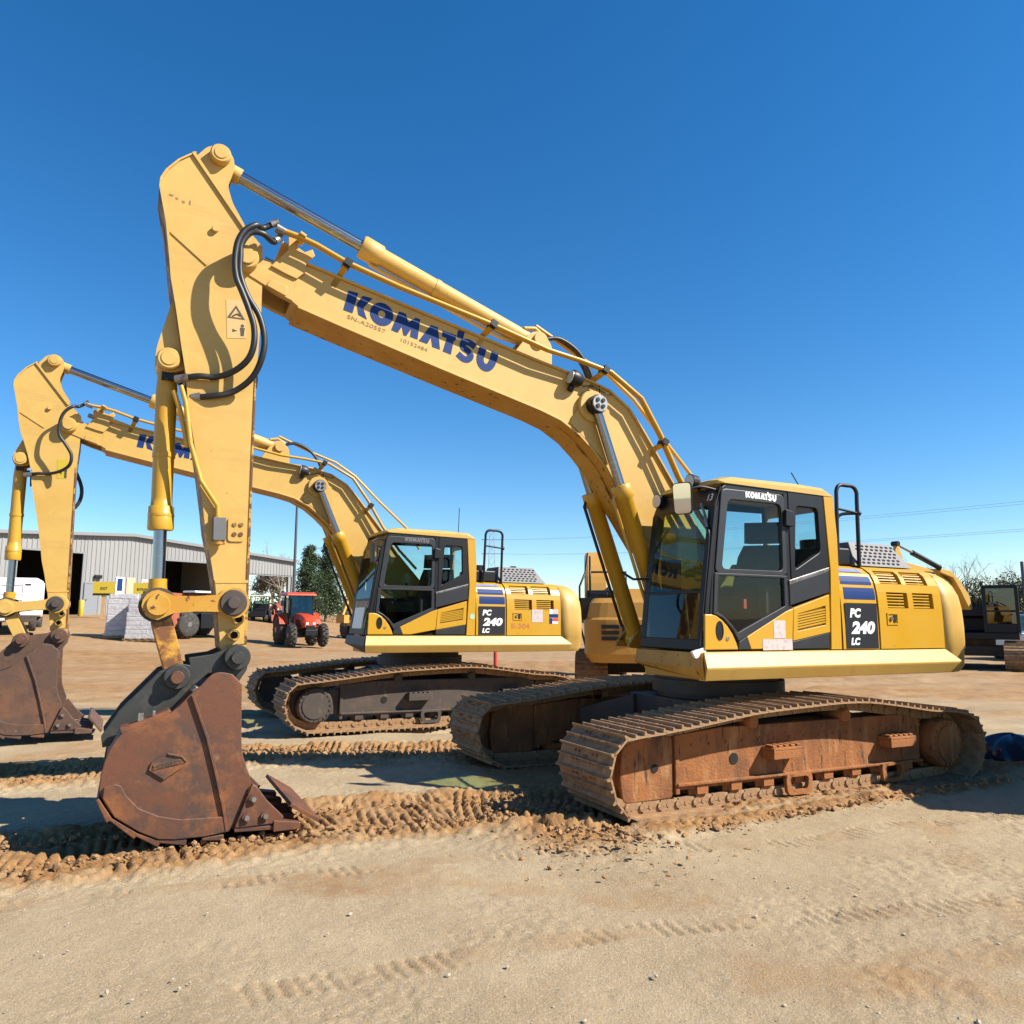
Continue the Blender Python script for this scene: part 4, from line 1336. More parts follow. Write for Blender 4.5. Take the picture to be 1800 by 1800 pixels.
        # lugs for the arm cylinder
        for s in (1, -1):
            b.prism(rounded([(3.35, .90), (3.30, 1.22), (3.16, 1.32), (3.02, 1.26), (2.9, 1.02)], 0.05), s * 0.09, s * 0.13, 0)
        b.cyl((3.17, -0.17, 1.22), (3.17, 0.17, 1.22), 0.075, n=16)
    bm = part('boom', [YFD, YWORN], boom, root, BL, BR, key='boom', bevel=0.006)

    part('weld_seam', [YHALF], lambda b: b.tube([(1.25, .06, .052), (1.62, .06, .236), (1.88, .06, .396), (2.11, .06, .478), (2.33, .06, .536), (2.55, .06, .548)], 0.010, 6), bm, key='seam')

    def blogo(b):
        e, nn = Vector((-0.9655, 0.2604)), Vector((0.2604, 0.9655))
        f = lambda s, t: (4.961 + e.x * s + nn.x * t, W + 0.003, 0.1753 + e.y * s + nn.y * t)
        logo(b, f, 0)
        if near:
            g = lambda a, c: (lambda s, t: f(a + s, c + t))
            lettering(b, 'SN-A20557', g(0.05, -0.070), 0.37, 0.038, 1, bold=0.0)
            lettering(b, '10152484', g(0.58, -0.085), 0.27, 0.036, 1, bold=0.0)
    part('maker_lettering', [BLUE, INKF], blogo, bm, key=('blogo', near))

    P1 = PIPE1
    for y, dz in ((0.36, 0), (0.31, 0.012), (-0.36, 0), (-0.31, 0.012)):
        part('hydraulic_pipe', [YEL], lambda b: b.tube([(x, y, z + dz) for x, z in P1], 0.021, 8), bm, key=('bpipe', y))
    part('hydraulic_pipe', [YEL], lambda b: b.tube([(3.25, 0.02, 1.40), (2.6, 0.02, 1.43), (2.25, 0.02, 1.47), (1.85, 0.02, 1.42), (1.333, 0.05, 1.23), (.67, .05, 1.03), (.3, .05, .8)], 0.022, 8), bm, key='bpipec')
    for x, z, zt in ((5.146, .30, .50), (3.723, .70, .90), (1.462, .86, 1.01), (2.45, 1.08, 1.275), (4.4, .60, .78)):
        if x == 4.4:
            continue
        for s in (1, -1):
            def clamp(b, h=zt - z):
                b.bb(-0.028, 0.028, s * 0.17, s * 0.20, 0, h * 0.75, 0)
                b.loft([[(-.028, s * 0.17, h * .55), (.028, s * 0.17, h * .55), (.028, s * 0.2, h * .75), (-.028, s * 0.2, h * .75)], [(-.028, s * 0.33, h - .045), (.028, s * 0.33, h - .045), (.028, s * 0.33, h - .02), (-.028, s * 0.33, h - .02)]], 0)
                b.bb(-0.035, 0.035, s * 0.28, s * 0.39, h - 0.03, h + 0.035, 1)
            part('pipe_clamp', [YEL, BLK], clamp, bm, (x, 0, z), key=('clamp', x, s))

    def bbracket(b):
        b.prism([(5.66, .10), (5.62, .33), (5.68, .43), (5.60, .47), (5.57, .40), (5.50, .40), (5.46, .47), (5.41, .43), (5.44, .32), (5.40, .25), (5.43, .14), (5.52, .12)], W + 0.012, W + 0.035, 0)
        b.bb(5.45, 5.7, -0.2, 0.2, 0.36, 0.385, 0)
        for y in (0.36, 0.31, -0.31, -0.36):
            b.cyl((PIPE1[0][0] - 0.02, y, PIPE1[0][1]), (PIPE1[0][0] + 0.06, y, PIPE1[0][1] - .01), 0.03, n=8, mat=1)
        b.bb(5.55, 5.61, 0.2, 0.40, 0.44, 0.465, 0)
        b.bb(5.55, 5.61, -0.2, -0.40, 0.44, 0.465, 0)
    part('hose_bracket', [YFD, STL], bbracket, bm, key='hosebracket', bevel=0.005)

    def lamp(b):
        b.box((2.66, 0.235, .945), (0.05, 0.05, 0.10), 0)
        rot = Euler((0, R(60), 0)).to_matrix()
        b.lathe((2.60, 0.27, 1.045), (2.76, 0.27, 1.0), [(0, 0.05), (0.03, 0.075), (0.10, 0.085), (0.13, 0.08)], 14, 0)
        b.lathe((2.73, 0.27, 1.008), (2.76, 0.27, 1.0), [(0, 0.07), (0.006, 0.07)], 14, 1)
    part('work_lamp', [BLK if near else GRY, LENS], lamp, bm, key=('boomlamp', near))

    for y, k in ((0.05, 0.0), (-0.02, 0.02), (0.1, -0.02)):
        def topHoses(b):
            b.tube(smooth_path([(3.12, y, 1.30 + k), (2.98, y, 1.42 + k), (2.75, y, 1.44 + k), (2.55, y, 1.36 + k), (2.42, y, 1.26 + k)], 5), 0.022, 8)
        part('hydraulic_hose', [RUB], topHoses, bm, key=('tophoses', y))

    def wire(b):
        b.tube(smooth_path([(2.66, 0.23, .98), (2.55, .235, 1.03), (2.45, 0.235, 1.10), (2.32, .235, 1.12), (2.2, .235, 1.16)], 5), 0.006, 5)
        b.tube(smooth_path([(2.35, 0.25, 1.05), (2.36, .24, 1.12), (2.38, 0.22, 1.17)], 4), 0.006, 5)
    part('lamp_wire', [RUB], wire, bm, key='wire')

    # machine-frame helpers
    def b2m(x, z):
        return (FOOT[0] + cb * x - sb * z, FOOT[1] + sb * x + cb * z)
    ap = b2m(APL, 0)
    ca, sa = math.cos(R(arm_a)), math.sin(R(arm_a))

    def a2m(x, z):
        return (ap[0] + ca * x - sa * z, ap[1] + sa * x + ca * z)

    # lift cylinders
    px, pz = b2m(2.35, .905)
    fx, fz = 0.90, 1.42
    for s in (1, -1):
        y = s * 0.285
        f, p = Vector((fx, y, fz)), Vector((px, y, pz))
        d = (p - f)
        L = d.length
        d.normalize()
        tl = min(1.72, L - 0.35)

        def lift(b):
            g = 0.0
            b.lathe(f, p, [(0, 0.08), (0.1, 0.088), (tl - 0.16, 0.088), (tl - 0.15, 0.105), (tl - 0.01, 0.108), (tl, 0.10)], 20, 0)
            b.cyl(f + Vector((0, -0.08, 0)), f + Vector((0, 0.08, 0)), 0.10, n=16)
        cy = part('lift_cylinder', [YEL], lift, root)
        part('piston_rod', [CHR], lambda b: b.cyl(f + d * (tl - 0.01), p - d * 0.08, 0.05, n=18), cy)

        def eye(b):
            b.cyl(p + Vector((0, -0.07, 0)), p + Vector((0, 0.07, 0)), 0.10, n=20, mat=0)
            b.cyl(p + Vector((0, s * 0.07, 0)), p + Vector((0, s * 0.10, 0)), 0.088, n=20, mat=1)
            for i in range(4):
                a = PI / 4 + i * PI / 2
                q = p + Vector((0.045 * math.cos(a), s * 0.10, 0.045 * math.sin(a)))
                b.cyl(q, q + Vector((0, s * 0.012, 0)), 0.022, n=6, mat=2)
        part('rod_eye', [BLK, STL, BLK], eye, cy)

        def lpipe(b):
            o = Vector((-d.z, 0, d.x)) * -0.135
            b.tube([f + o + d * 0.2, f + o + d * (tl - 0.12), f + o * 0.6 + d * (tl - 0.06)], 0.018, 8)
        part('cylinder_pipe', [BLK if s < 0 else YEL], lpipe, cy)

    def footbr(b):
        for y in (0.16, 0.41, -0.16, -0.41):
            b.prism(rounded([(0.6, 1.34), (0.70, 1.46), (0.86, 1.56), (1.0, 1.50), (1.12, 1.34)], 0.05), y - 0.02, y + 0.02)
        for y in (0.34, -0.34):
            b.prism(rounded([(-0.4, 1.34), (-0.1, 2.1), (0.12, 2.18), (0.30, 2.05), (0.62, 1.34)], 0.08), y - 0.025, y + 0.025)
    part('boom_mount', [YWORN], footbr, root, key='boommount', bevel=0.006)

    # arm cylinder
    amap = (lambda x: x) if not arm_shift else (lambda x: float(np.interp(x, [-2, 0, .93, 2.92, 3.35, 5], [-2, 0, .50, 2.52, 2.953, 4.6])))
    e0 = Vector((*b2m(3.17, 1.22), 0)).xzy
    e0 = Vector((b2m(3.17, 1.22)[0], 0, b2m(3.17, 1.22)[1]))
    q = a2m(-0.95, 0.215)
    e1 = Vector((q[0], 0, q[1]))
    d1 = (e1 - e0)
    L1 = d1.length
    d1.normalize()

    def acyl(b):
        tl = 1.99
        b.lathe(e0, e1, [(0, 0.07), (0.1, 0.088), (tl - 0.22, 0.088), (tl - 0.20, 0.108), (tl - 0.02, 0.112), (tl, 0.10)], 22, 0)
        b.cyl(e0 + Vector((0, -0.085, 0)), e0 + Vector((0, 0.085, 0)), 0.11, n=18)
        b.lathe(e0 + d1 * 1.15, e1, [(0, 0.095), (0.05, 0.095)], 20, 0)
        o = Vector((d1.z, 0, -d1.x)) * 0.13
        if o.z > 0:
            o = -o
        b.tube([e0 + o * 0.7 + d1 * 0.2, e0 + o + d1 * 0.4, e0 + o + d1 * (tl - 0.15), e0 + o * 0.6 + d1 * (tl - 0.08)], 0.02, 8)
        b.tube([e0 + d1 * 0.15 + Vector((0, 0.05, 0.08)), e0 + d1 * 0.02 + Vector((0, 0.06, 0.14)), e0 - d1 * 0.1 + Vector((0, 0.06, 0.10))], 0.025, 8)
    ac = part('arm_cylinder', [YFD], acyl, root)
    part('piston_rod', [CHR], lambda b: b.cyl(e0 + d1 * 1.98, e1 - d1 * 0.16, 0.056, n=20), ac)

    def aeye(b):
        b.cyl(e1 - d1 * 0.20, e1 - d1 * 0.05, 0.075, n=18)
        b.cyl(e1 + Vector((0, -0.085, 0)), e1 + Vector((0, 0.085, 0)), 0.115, n=22)
    part('rod_eye', [YFD], aeye, ac)

    # ---- arm ---------------------------------------------------------------------
    AL_, AR = (ap[0], 0, ap[1]), (0, R(-arm_a), 0)
    T = lambda pts: [(amap(x), z) for x, z in pts]
    WA = 0.20

    def arm(b):
        plate = T([(-.90, .424), (-.801, .548), (-.687, .640), (-.602, .68), (-.527, .685), (-.228, .627), (.014, .598), (.257, .573), (.494, .529), (.826, .476), (1.086, .43), (1.305, .412), (1.691, .342), (1.887, .31), (2.147, .273), (2.336, .251), (2.529, .21), (2.784, .167), (2.973, .14), (3.277, .117), (3.36, .05), (3.40, -.03), (3.36, -.085), (3.252, -.085), (3.02, -.085), (2.699, -.09), (2.46, -.094), (1.726, -.103), (1.319, -.107), (1.02, -.115), (.51, -.145), (.315, -.148), (.019, -.152), (-.163, -.148), (-.23, -.09), (-.315, .002)])
        b.prism(plate, -WA + 0.03, WA - 0.03, 0, 1)
        for s in (1, -1):
            b.prism(plate, s * (WA - 0.03), s * WA, 0, 1)
        # edge bands round the outer curve
        band = T([(-.90, .424), (-.801, .548), (-.687, .640), (-.602, .68), (-.527, .685), (-.228, .627), (.014, .598), (.257, .573), (.494, .529), (.826, .476), (1.086, .43)])
        inn = [(x, z - 0.02) for x, z in band]
        b.prism(band + inn[::-1], -WA - 0.018, WA + 0.018, 0)
        rb = T([(-.90, .424), (-.315, .002), (-.30, .02), (-.885, .445)])
        b.prism(rb, -WA - 0.022, WA + 0.022, 0)
        # weld bars across the side plate
        for s in (1, -1):
            b.prism(T([(-.182, .60), (.072, .288), (.092, .303), (-.162, .615)]), s * WA, s * (WA + 0.010), 0)
            b.prism(T([(2.735, .17), (2.735, -.088), (2.76, -.088), (2.76, .168)]), s * WA, s * (WA + 0.012), 0)
            b.prism(T([(2.76, .166), (2.76, -.086), (3.25, -.083), (3.26, .115)]), s * WA, s * (WA + 0.007), 0)
            # ear plates for the arm cylinder
            ear = rounded([(-.88, .43), (-1.03, .315), (-1.065, .20), (-.99, .105), (-.88, .09), (-.70, .145), (-.55, .10), (-.37, -.005), (-.33, .02)], 0.04)
            b.prism(ear, s * 0.09, s * 0.13, 0)
            b.cyl((-.95, s * 0.13, .215), (-.95, s * 0.21, .215), 0.085, n=22, ch=0.01)
            b.cyl((0, s * 0.05, 0), (0, s * 0.135, 0), 0.16, n=24)
            b.cyl((-.95, s * 0.21, .215), (-.95, s * 0.218, .215), 0.055, n=18, ch=0.004)
            b.cyl((amap(.93), s * 0.20, .565), (amap(.93), s * 0.208, .565), 0.060, n=18, ch=0.004)
            b.cyl((-.24, s * WA, .244), (-.24, s * (WA + 0.035), .244), 0.028, n=12, ch=0.005)
        # bracket of the bucket cylinder on the outer edge
        for s in (1, -1):
            b.prism(rounded(T([(.28, .52), (.58, .595), (.82, .655), (.93, .665), (1.02, .63), (1.03, .54), (.98, .42), (.80, .42), (.3, .50)]), 0.04), s * 0.085, s * 0.125, 0)
            xk = amap(.93)
            b.cyl((xk, s * 0.125, .565), (xk, s * 0.20, .565), 0.09, n=22, ch=0.01)
        xl = amap(2.92)
        for s in (1, -1):
            b.cyl((xl, s * WA, .033), (xl, s * (WA + 0.03), .033), 0.13, n=24, ch=0.01)
        for x, z in ((3.05, -.014), (3.177, .018)):
            b.lathe((amap(x), WA, z), (amap(x), WA + 0.03, z), [(0, .052), (0.065, .044), (0.065, .030), (0.02, .029)], 16, 0)
            b.cyl((amap(x), WA + 0.022, z), (amap(x), WA + 0.024, z), 0.029, n=14, mat=2)  # dark disc painted in for the shade down the hole
        b.prism(T([(3.25, -.088), (2.70, -.093), (1.726, -.106), (1.02, -.118), (1.02, -.104), (1.726, -.09), (2.70, -.074), (3.25, -.066)]), WA, WA + 0.008, 1)
        if near:
            for i, (x, z) in enumerate(((2.28, .03), (2.28, -.02), (2.36, .03), (2.36, -.02))):
                b.cyl((x, WA, z), (x, WA + 0.02, z), 0.018, n=8, mat=1)
            b.prism(rounded([(2.22, .08), (2.22, -.05), (2.42, -.05), (2.42, .08)], 0.03), WA, WA + 0.012, 0)
    arm_o = part('arm', [YFD, YEDGE, HOLE], arm, root, AL_, AR, key=('arm', near), bevel=0.006)

    DEC = MATS.get('faded_decal') or mat('faded_decal', (0.50, 0.34, 0.14), 0.6, noise=[((0.46, 0.28, 0.07), 7, 0.45, 0.7, 4)])

    def warn(b):
        if near:
            x0, z0 = .37, .135
            b.prism([(.36, .142), (.345, -.02), (.68, -.03), (.70, .125)], WA + 0.001, WA + 0.003, 0)
            tri = [(.40, .06), (.52, .13), (.52, -.015)]
            inn = [(.427, .06), (.508, .105), (.508, .012)]
            b.ring(tri, inn, WA + 0.003, WA + 0.0045, 1)
            b.cyl((.575, WA + 0.003, .005), (.575, WA + 0.0045, .005), 0.014, n=10, mat=1)
            b.prism([(.592, .025), (.592, -.015), (.63, -.01), (.665, -.008), (.665, .018), (.63, .02)], WA + 0.003, WA + 0.0045, 1)
            b.prism([(.612, .085), (.625, .045), (.640, .085)], WA + 0.003, WA + 0.0045, 1)
            b.tube([(.49 + .01, WA + 0.004, .085), (.475, WA + 0.004, .05), (.49, WA + 0.004, .02)], 0.006, 5, 1)
        else:
            b.prism([(.49, .12), (.48, -.01), (.755, -.005), (.765, .118)], WA + 0.001, WA + 0.003, 2)
            b.prism([(.67, .03), (.66, .0), (.75, .0), (.75, .03)], WA + 0.003, WA + 0.0045, 1)
            b.cyl((.645, WA + 0.003, .015), (.645, WA + 0.0045, .015), 0.022, n=10, mat=1)
            b.prism([(.68, .10), (.66, .06), (.70, .06)], WA + 0.003, WA + 0.0045, 1)
    part('warning_decal', [DEC, INK, SGN], warn, arm_o)

    if near:
        for i, (x, z, w, h) in enumerate(MARKS):
            part('paint_mark', [INKF], lambda b: b.bb(x - w, x + w, WA, WA + 0.002, z - h, z + h), arm_o)

    H1 = [(-.263, -.127), (-.242, -.058), (-.167, .031), (-.053, .085), (.113, .104), (.258, .089), (.373, .042), (.523, -.017), (.664, -.058), (.823, -.057), (.938, -.015), (1.023, .083), (1.063, .212), (1.069, .35), (1.093, .507)]
    H2 = [(-.162, -.212), (-.183, -.118), (-.167, -.017), (-.056, .053), (.055, .06), (.219, .056), (.392, -.006), (.55, -.1), (.731, -.144), (.905, -.129), (1.059, -.065), (1.171, .066), (1.221, .217), (1.235, .419)]
    hm = (lambda x: x) if near else (lambda x: x if x < 0.1 else 0.1 + (x - 0.1) * 0.63)

    for H, y0 in (((H1, 0.44), (H2, 0.42)) if near else ((H1, 0.44),)):
        def hose(b):
            n = len(H)
            pts = []
            for i, (x, z) in enumerate(H):
                t = i / (n - 1)
                y = 0.20 + (y0 - 0.20) * min(1, math.sin(PI * min(1, t + 0.12)) * 1.5 + 0.1) if t < 0.9 else 0.24
                if i == n - 1:
                    y = 0.16
                pts.append((hm(x), y, z))
            pts = [((-.345, .36, -.245) if H is H1 else (-.223, .31, -.27))] + pts
            b.tube(smooth_path(pts, 6), 0.026 if near else 0.022, 10, 0)
            a, c = Vector(pts[0]), Vector(pts[1])
            b.cyl(a, a + (c - a).normalized() * 0.07, 0.032, n=10, mat=1)
            a, c = Vector(pts[-1]), Vector(pts[-2])
            b.cyl(a, a + (c - a).normalized() * 0.11, 0.034, n=10, mat=1)
        part('hydraulic_hose', [RUB, STL], hose, arm_o)
    part('hydraulic_hose', [RUB], lambda b: b.tube(smooth_path([(-.16, -.2, -.15), (-.1, -.3, .05), (.3, -.34, .02), (.8, -.32, -.17), (1.1, -.3, -.10), (1.2, -.25, .15)], 5), 0.026, 8, 0), arm_o)

    # bucket cylinder, links and bucket
    k0 = a2m(amap(.93), .565)
    rp = a2m(*links[0])
    bl = a2m(*links[1])
    lpn = a2m(*links[2])
    bp = a2m(*links[3])
    K0, K1 = Vector((k0[0], 0, k0[1])), Vector((rp[0], 0, rp[1]))
    dk = (K1 - K0)
    LK = dk.length
    dk.normalize()
    tb = 1.39 if near else 1.40

    def bcyl(b):
        b.lathe(K0, K1, [(0.05, 0.07), (0.16, 0.078), (0.22, 0.082), (tb - 0.26, 0.080), (tb - 0.20, 0.082), (tb - 0.19, 0.096), (tb - 0.02, 0.10), (tb, 0.095)], 22, 0)
        b.cyl(K0 + Vector((0, -0.075, 0)), K0 + Vector((0, 0.075, 0)), 0.095, n=18)
        b.lathe(K0 + dk * 0.75, K1, [(0, 0.088), (0.04, 0.088)], 20, 0)
        b.lathe(K0 + dk * (tb - 0.13), K1, [(0, 0.101), (0.02, 0.101)], 20, 0)
    bc = part('bucket_cylinder', [YEL], bcyl, root)
    part('piston_rod', [CHR], lambda b: b.cyl(K0 + dk * (tb - 0.01), K1 - dk * 0.16, 0.050, n=20), bc)

    def beye(b):
        b.cyl(K1 - dk * 0.21, K1 - dk * 0.06, 0.072, n=18)
        b.cyl(K1 + Vector((0, -0.08, 0)), K1 + Vector((0, 0.08, 0)), 0.10, n=20)
    part('rod_eye', [YEL], beye, bc)

    def fit(b):
        o = Vector((-dk.z, 0, dk.x)) * -0.0
        b.box(K0 + dk * 0.12 + Vector((0, 0.09, 0)), (0.09, 0.05, 0.07), 0)
        b.tube([K0 + dk * 0.14 + Vector((-0.09, 0.03, 0)), K0 + dk * 0.22 + Vector((-0.14, 0.05, 0)), K0 + dk * 0.36 + Vector((-0.15, 0.06, 0))], 0.02, 8, 1)
    part('hose_fitting', [BLK, RUB], fit, bc)

    if near:
        def apipe(b):
            b.tube([(1.16, .235, .47), (1.30, .235, .43), (1.63, .235, .385), (1.929, .235, .30), (2.133, .235, .168), (2.236, .235, .163)], 0.020, 8, 0)
            b.tube([(1.20, .20, .52), (1.35, .20, .47), (1.66, .21, .405)], 0.020, 8, 0)
            b.prism(rounded([(2.235, .20), (2.235, .105), (2.42, .105), (2.42, .20)], 0.01), WA, WA + 0.11, 1)
            b.cyl((2.225, WA + 0.05, .163), (2.255, WA + 0.05, .163), 0.04, n=10, mat=2)
            b.cyl((2.41, WA + 0.06, .15), (2.45, WA + 0.06, .15), 0.045, n=10, mat=2)
        part('stop_valve', [YEL, GRIL, YHALF], apipe, arm_o, bevel=0.003)

    for s in (1, -1):
        def arm_link(b):
            A_, B_ = Vector((rp[0], rp[1])), Vector((lpn[0], lpn[1]))
            u = (B_ - A_).normalized()
            v = Vector((-u.y, u.x))
            L = (B_ - A_).length
            if True:
                poly = []
                for i in range(9):
                    a = PI / 2 + PI * i / 8
                    c = A_ + u * (0.115 * math.cos(a)) + v * (0.115 * math.sin(a))
                    poly.append((c.x, c.y))
                for t, w in ((0.2, -0.068), (0.5, -0.06), (0.8, -0.068)):
                    c = A_ + u * (L * t) + v * w
                    poly.append((c.x, c.y))
                for i in range(9):
                    a = -PI / 2 + PI * i / 8
                    c = B_ + u * (0.125 * math.cos(a)) + v * (0.125 * math.sin(a))
                    poly.append((c.x, c.y))
                for t, w in ((0.8, 0.068), (0.5, 0.06), (0.2, 0.068)):
                    c = A_ + u * (L * t) + v * w
                    poly.append((c.x, c.y))
                b.prism(poly, s * 0.235, s * 0.29, 0)
                b.cyl((rp[0], s * 0.29, rp[1]), (rp[0], s * 0.315, rp[1]), 0.085, n=24, mat=0, ch=0.006)
                b.cyl((lpn[0], s * 0.29, lpn[1]), (lpn[0], s * 0.31, lpn[1]), 0.105, n=24, mat=1, ch=0.01)
                b.cyl((lpn[0], s * 0.31, lpn[1]), (lpn[0], s * 0.345, lpn[1]), 0.05, n=16, mat=1, ch=0.006)
        part('arm_link', [YWORN if near else YFD, FRMD], arm_link, root, bevel=0.005)

    def bucket_link(b):
        A_, B_ = Vector((rp[0], rp[1])), Vector((bl[0], bl[1]))
        u = (B_ - A_).normalized()
        v = Vector((-u.y, u.x))
        L = (B_ - A_).length
        poly = []
        for t, w in ((-0.08, 0.05), (0.15, 0.075), (L, 0.07), (L + 0.06, 0.0), (L, -0.07), (0.15, -0.075), (-0.08, -0.05)):
            c = A_ + u * t + v * w
            poly.append((c.x, c.y))
        for s in (1, -1):
            b.prism(poly, s * 0.13, s * 0.21, 0)
        c0, c1 = A_ + u * (L * 0.25), A_ + u * (L * 0.75)
        b.box(((c0.x + c1.x) / 2, 0, (c0.y + c1.y) / 2), (0.07, 0.28, L * 0.5), 0, Euler((0, math.atan2(u.x, u.y), 0)).to_matrix())
        for s in (1, -1):
            b.cyl((rp[0], s * 0.20, rp[1]), (rp[0], s * 0.235, rp[1]), 0.135, n=22, mat=1)
    part('bucket_link', [YHALF if near else YFD, FRMD], bucket_link, root, bevel=0.005)

    # ---- bucket (own frame at its pin, axes along the machine) ----------------
    BS = BRN if near else BRND
    SIDE = [(-.02, -.19), (-.03, -.45), (-.047, -.677), (-.085, -.80), (-.12, -.90), (-.104, -1.00), (-.05, -1.15), (.014, -1.255), (.18, -1.275), (.38, -1.272), (.49, -1.258), (.623, -1.19), (.783, -1.075), (.867, -.942), (.889, -.859), (.875, -.725), (.841, -.618), (.782, -.521), (.657, -.472), (.462, -.378), (.326, -.239), (.274, -.192), (.204, -.116), (.139, -.097), (.053, -.114)]
    WB = 0.56

    SIDE2 = [(p.x, p.y) for p in smooth_path([(x, z, 0) for x, z in SIDE], 3)]

    def bshell(b):
        for s in (1, -1):
            b.prism(SIDE2, s * (WB - 0.03), s * WB, 0)
        # curved wrapper from the lip round the back to the top
        back = [(-.25, -1.255), (.014, -1.245), (.18, -1.265), (.38, -1.262), (.49, -1.248), (.613, -1.18), (.773, -1.068), (.857, -.938), (.879, -.859), (.865, -.73), (.831, -.626), (.772, -.531), (.65, -.482), (.455, -.388), (.32, -.249)]
        inner = []
        for i, p in enumerate(back):
            a, c = Vector(back[max(i - 1, 0)]), Vector(back[min(i + 1, len(back) - 1)])
            d = (c - a).normalized()
            inner.append((p[0] - d.y * 0.03, p[1] + d.x * 0.03))
        b.prism(back + inner[::-1], -WB + 0.028, WB - 0.028, 0)
        # stepped wear strips round the heel
        for x0, z0, x1, z1 in ((.30, -1.275, .49, -1.258), (.47, -1.27, .64, -1.19), (.62, -1.20, .80, -1.075), (.79, -1.085, .885, -.94), (.05, -1.27, .20, -1.277)):
            d = Vector((x1 - x0, z1 - z0)).normalized()
            nn = Vector((d.y, -d.x))
            b.prism([(x0, z0), (x1, z1), (x1 + nn.x * 0.022, z1 + nn.y * 0.022), (x0 + nn.x * 0.045, z0 + nn.y * 0.045)], -WB - 0.012, WB + 0.012, 0)
        # torque tube
        b.prism(rounded([(.02, -.17), (.32, -.25), (.25, -.42), (.0, -.36)], 0.05), -WB + 0.03, WB - 0.03, 0)
    bk = part('bucket', [BS], bshell, root, (bp[0], 0, bp[1]), key=('bucket', near), bevel=0.006)

    for s in (1, -1):
        def wear(b):
            W1 = [(.86, -.865), (.795, -.848), (.752, -.865), (.714, -.936), (.632, -1.026), (.498, -1.094), (.347, -1.132), (.06, -1.142), (.03, -1.25), (.18, -1.27), (.38, -1.267), (.49, -1.253), (.62, -1.187), (.78, -1.073), (.862, -.94)]
            if True:
                b.prism(W1, s * WB, s * (WB + 0.022), 0)
        part('side_wear_plate', [BS], wear, bk, key=(s, 'bwear', near), bevel=0.006)

    for s in (1, -1):
        def ribs(b):
            P = [(.325, -.258), (.204, -.573), (.122, -.857), (.061, -1.091), (.03, -1.25)]
            if True:
                pl = [(x + 0.012, z) for x, z in P] + [(x - 0.010, z) for x, z in P[::-1]]
                b.prism(pl, s * WB, s * (WB + 0.028), 0)
        part('side_rib', [BS], ribs, bk, key=(s, 'bribs', near), bevel=0.004)
    if near:
        def badge(b):
            hx = [(.47, -.66), (.37, -.686), (.335, -.726), (.365, -.771), (.48, -.847), (.585, -.773), (.57, -.72)]
            y = WB
            b.prism(hx, y, y + 0.020, 0)
            b.prism([(.56, -.735), (.345, -.698), (.348, -.738), (.563, -.777)], y + 0.020, y + 0.026, 0)
            e = Vector((-0.986, 0.165))
            nn = Vector((0.165, 0.986))
            lettering(b, 'HENSLEY', lambda s, t: (.553 + e.x * s + nn.x * t, y + 0.029, -.768 + e.y * s + nn.y * t), 0.195, 0.028, 1, bold=0.02)
            b.prism([(.47, -.66), (.37, -.686), (.335, -.726), (.345, -.73), (.376, -.696), (.468, -.672)], y + 0.020, y + 0.034, 0)
        part('maker_badge', [BS, FRMD], badge, bk, bevel=0.003)

    for s in (1, -1):
        def cutter(b):
            if True:
                b.prism(rounded([(-.13, -.92), (-.16, -.94), (-.245, -1.055), (-.375, -1.185), (-.34, -1.225), (-.065, -1.23), (-.02, -1.225)], 0.015), s * WB, s * (WB + 0.04), 0)
                for x, z in ((-.142, -1.03), (-.10, -1.16), (-.235, -1.16)):
                    b.cyl((x, s * (WB + 0.04), z), (x, s * (WB + 0.06), z), 0.034, n=14, mat=0)
                    b.cyl((x, s * (WB + 0.06), z), (x, s * (WB + 0.075), z), 0.02, n=6, mat=1)
        part('side_cutter', [BS, STL], cutter, bk, key=(s, 'bcut', near), bevel=0.006)

    def lip(b):
        b.prism([(-.02, -1.262), (-.02, -1.225), (-.36, -1.245), (-.36, -1.275)], -WB - 0.03, WB + 0.03, 0)
        for y in np.linspace(-WB + 0.02, WB - 0.02, 5):
            b.loft([[(-.30, y - 0.07, -1.285), (-.30, y + 0.07, -1.285), (-.30, y + 0.07, -1.20), (-.30, y - 0.07, -1.20)], [(-.50, y - 0.06, -1.285), (-.50, y + 0.06, -1.285), (-.50, y + 0.06, -1.235), (-.50, y - 0.06, -1.235)]])
    part('cutting_lip', [BS], lip, bk, key=('blip', near), bevel=0.006)

    def plate_edge(b):
        rot = Euler((0, R(58 if near else 40), 0)).to_matrix()
        b.box((-.53, 0, -1.17), (0.03, 2 * WB + 0.06, 0.26), 0, rot)
    part('bolt_on_edge', [BS], plate_edge, bk, key=('bedge', near), bevel=0.004)

    for s in (1, -1):
        def brackets(b):
            bx, bz = bl[0] - bp[0], bl[1] - bp[1]
            O = [(.0, .105), (-.06, .08), (-.095, .0), (-.085, -.10), (-.03, -.19), (.10, -.13), (.20, -.12), (.31, -.215), (.45, -.375), (.62, -.455), (.79, -.51), (.845, -.63), (.895, -.64), (.91, -.56), (.80, -.38), (.55, -.10), (bx + 0.09, bz + 0.05), (bx, bz + 0.10), (bx - 0.09, bz + 0.085), (.35, .0), (.17, .025)]
            if True:
                b.prism(O, s * 0.24, s * 0.29, 0)
                b.cyl((0, s * 0.29, 0), (0, s * 0.37, 0), 0.10, n=22, mat=0, ch=0.008)
                b.cyl((0, s * 0.37, 0), (0, s * 0.41, 0), 0.052, n=16, mat=0, ch=0.006)
                b.cyl((bx, s * 0.29, bz), (bx, s * 0.36, bz), 0.095, n=22, mat=0, ch=0.008)
                b.cyl((bx, s * 0.36, bz), (bx, s * 0.42, bz), 0.05, n=16, mat=2, ch=0.006)
        part('hanger_bracket', [BRKT if near else BRND, STL, BRN], brackets, bk, bevel=0.006)
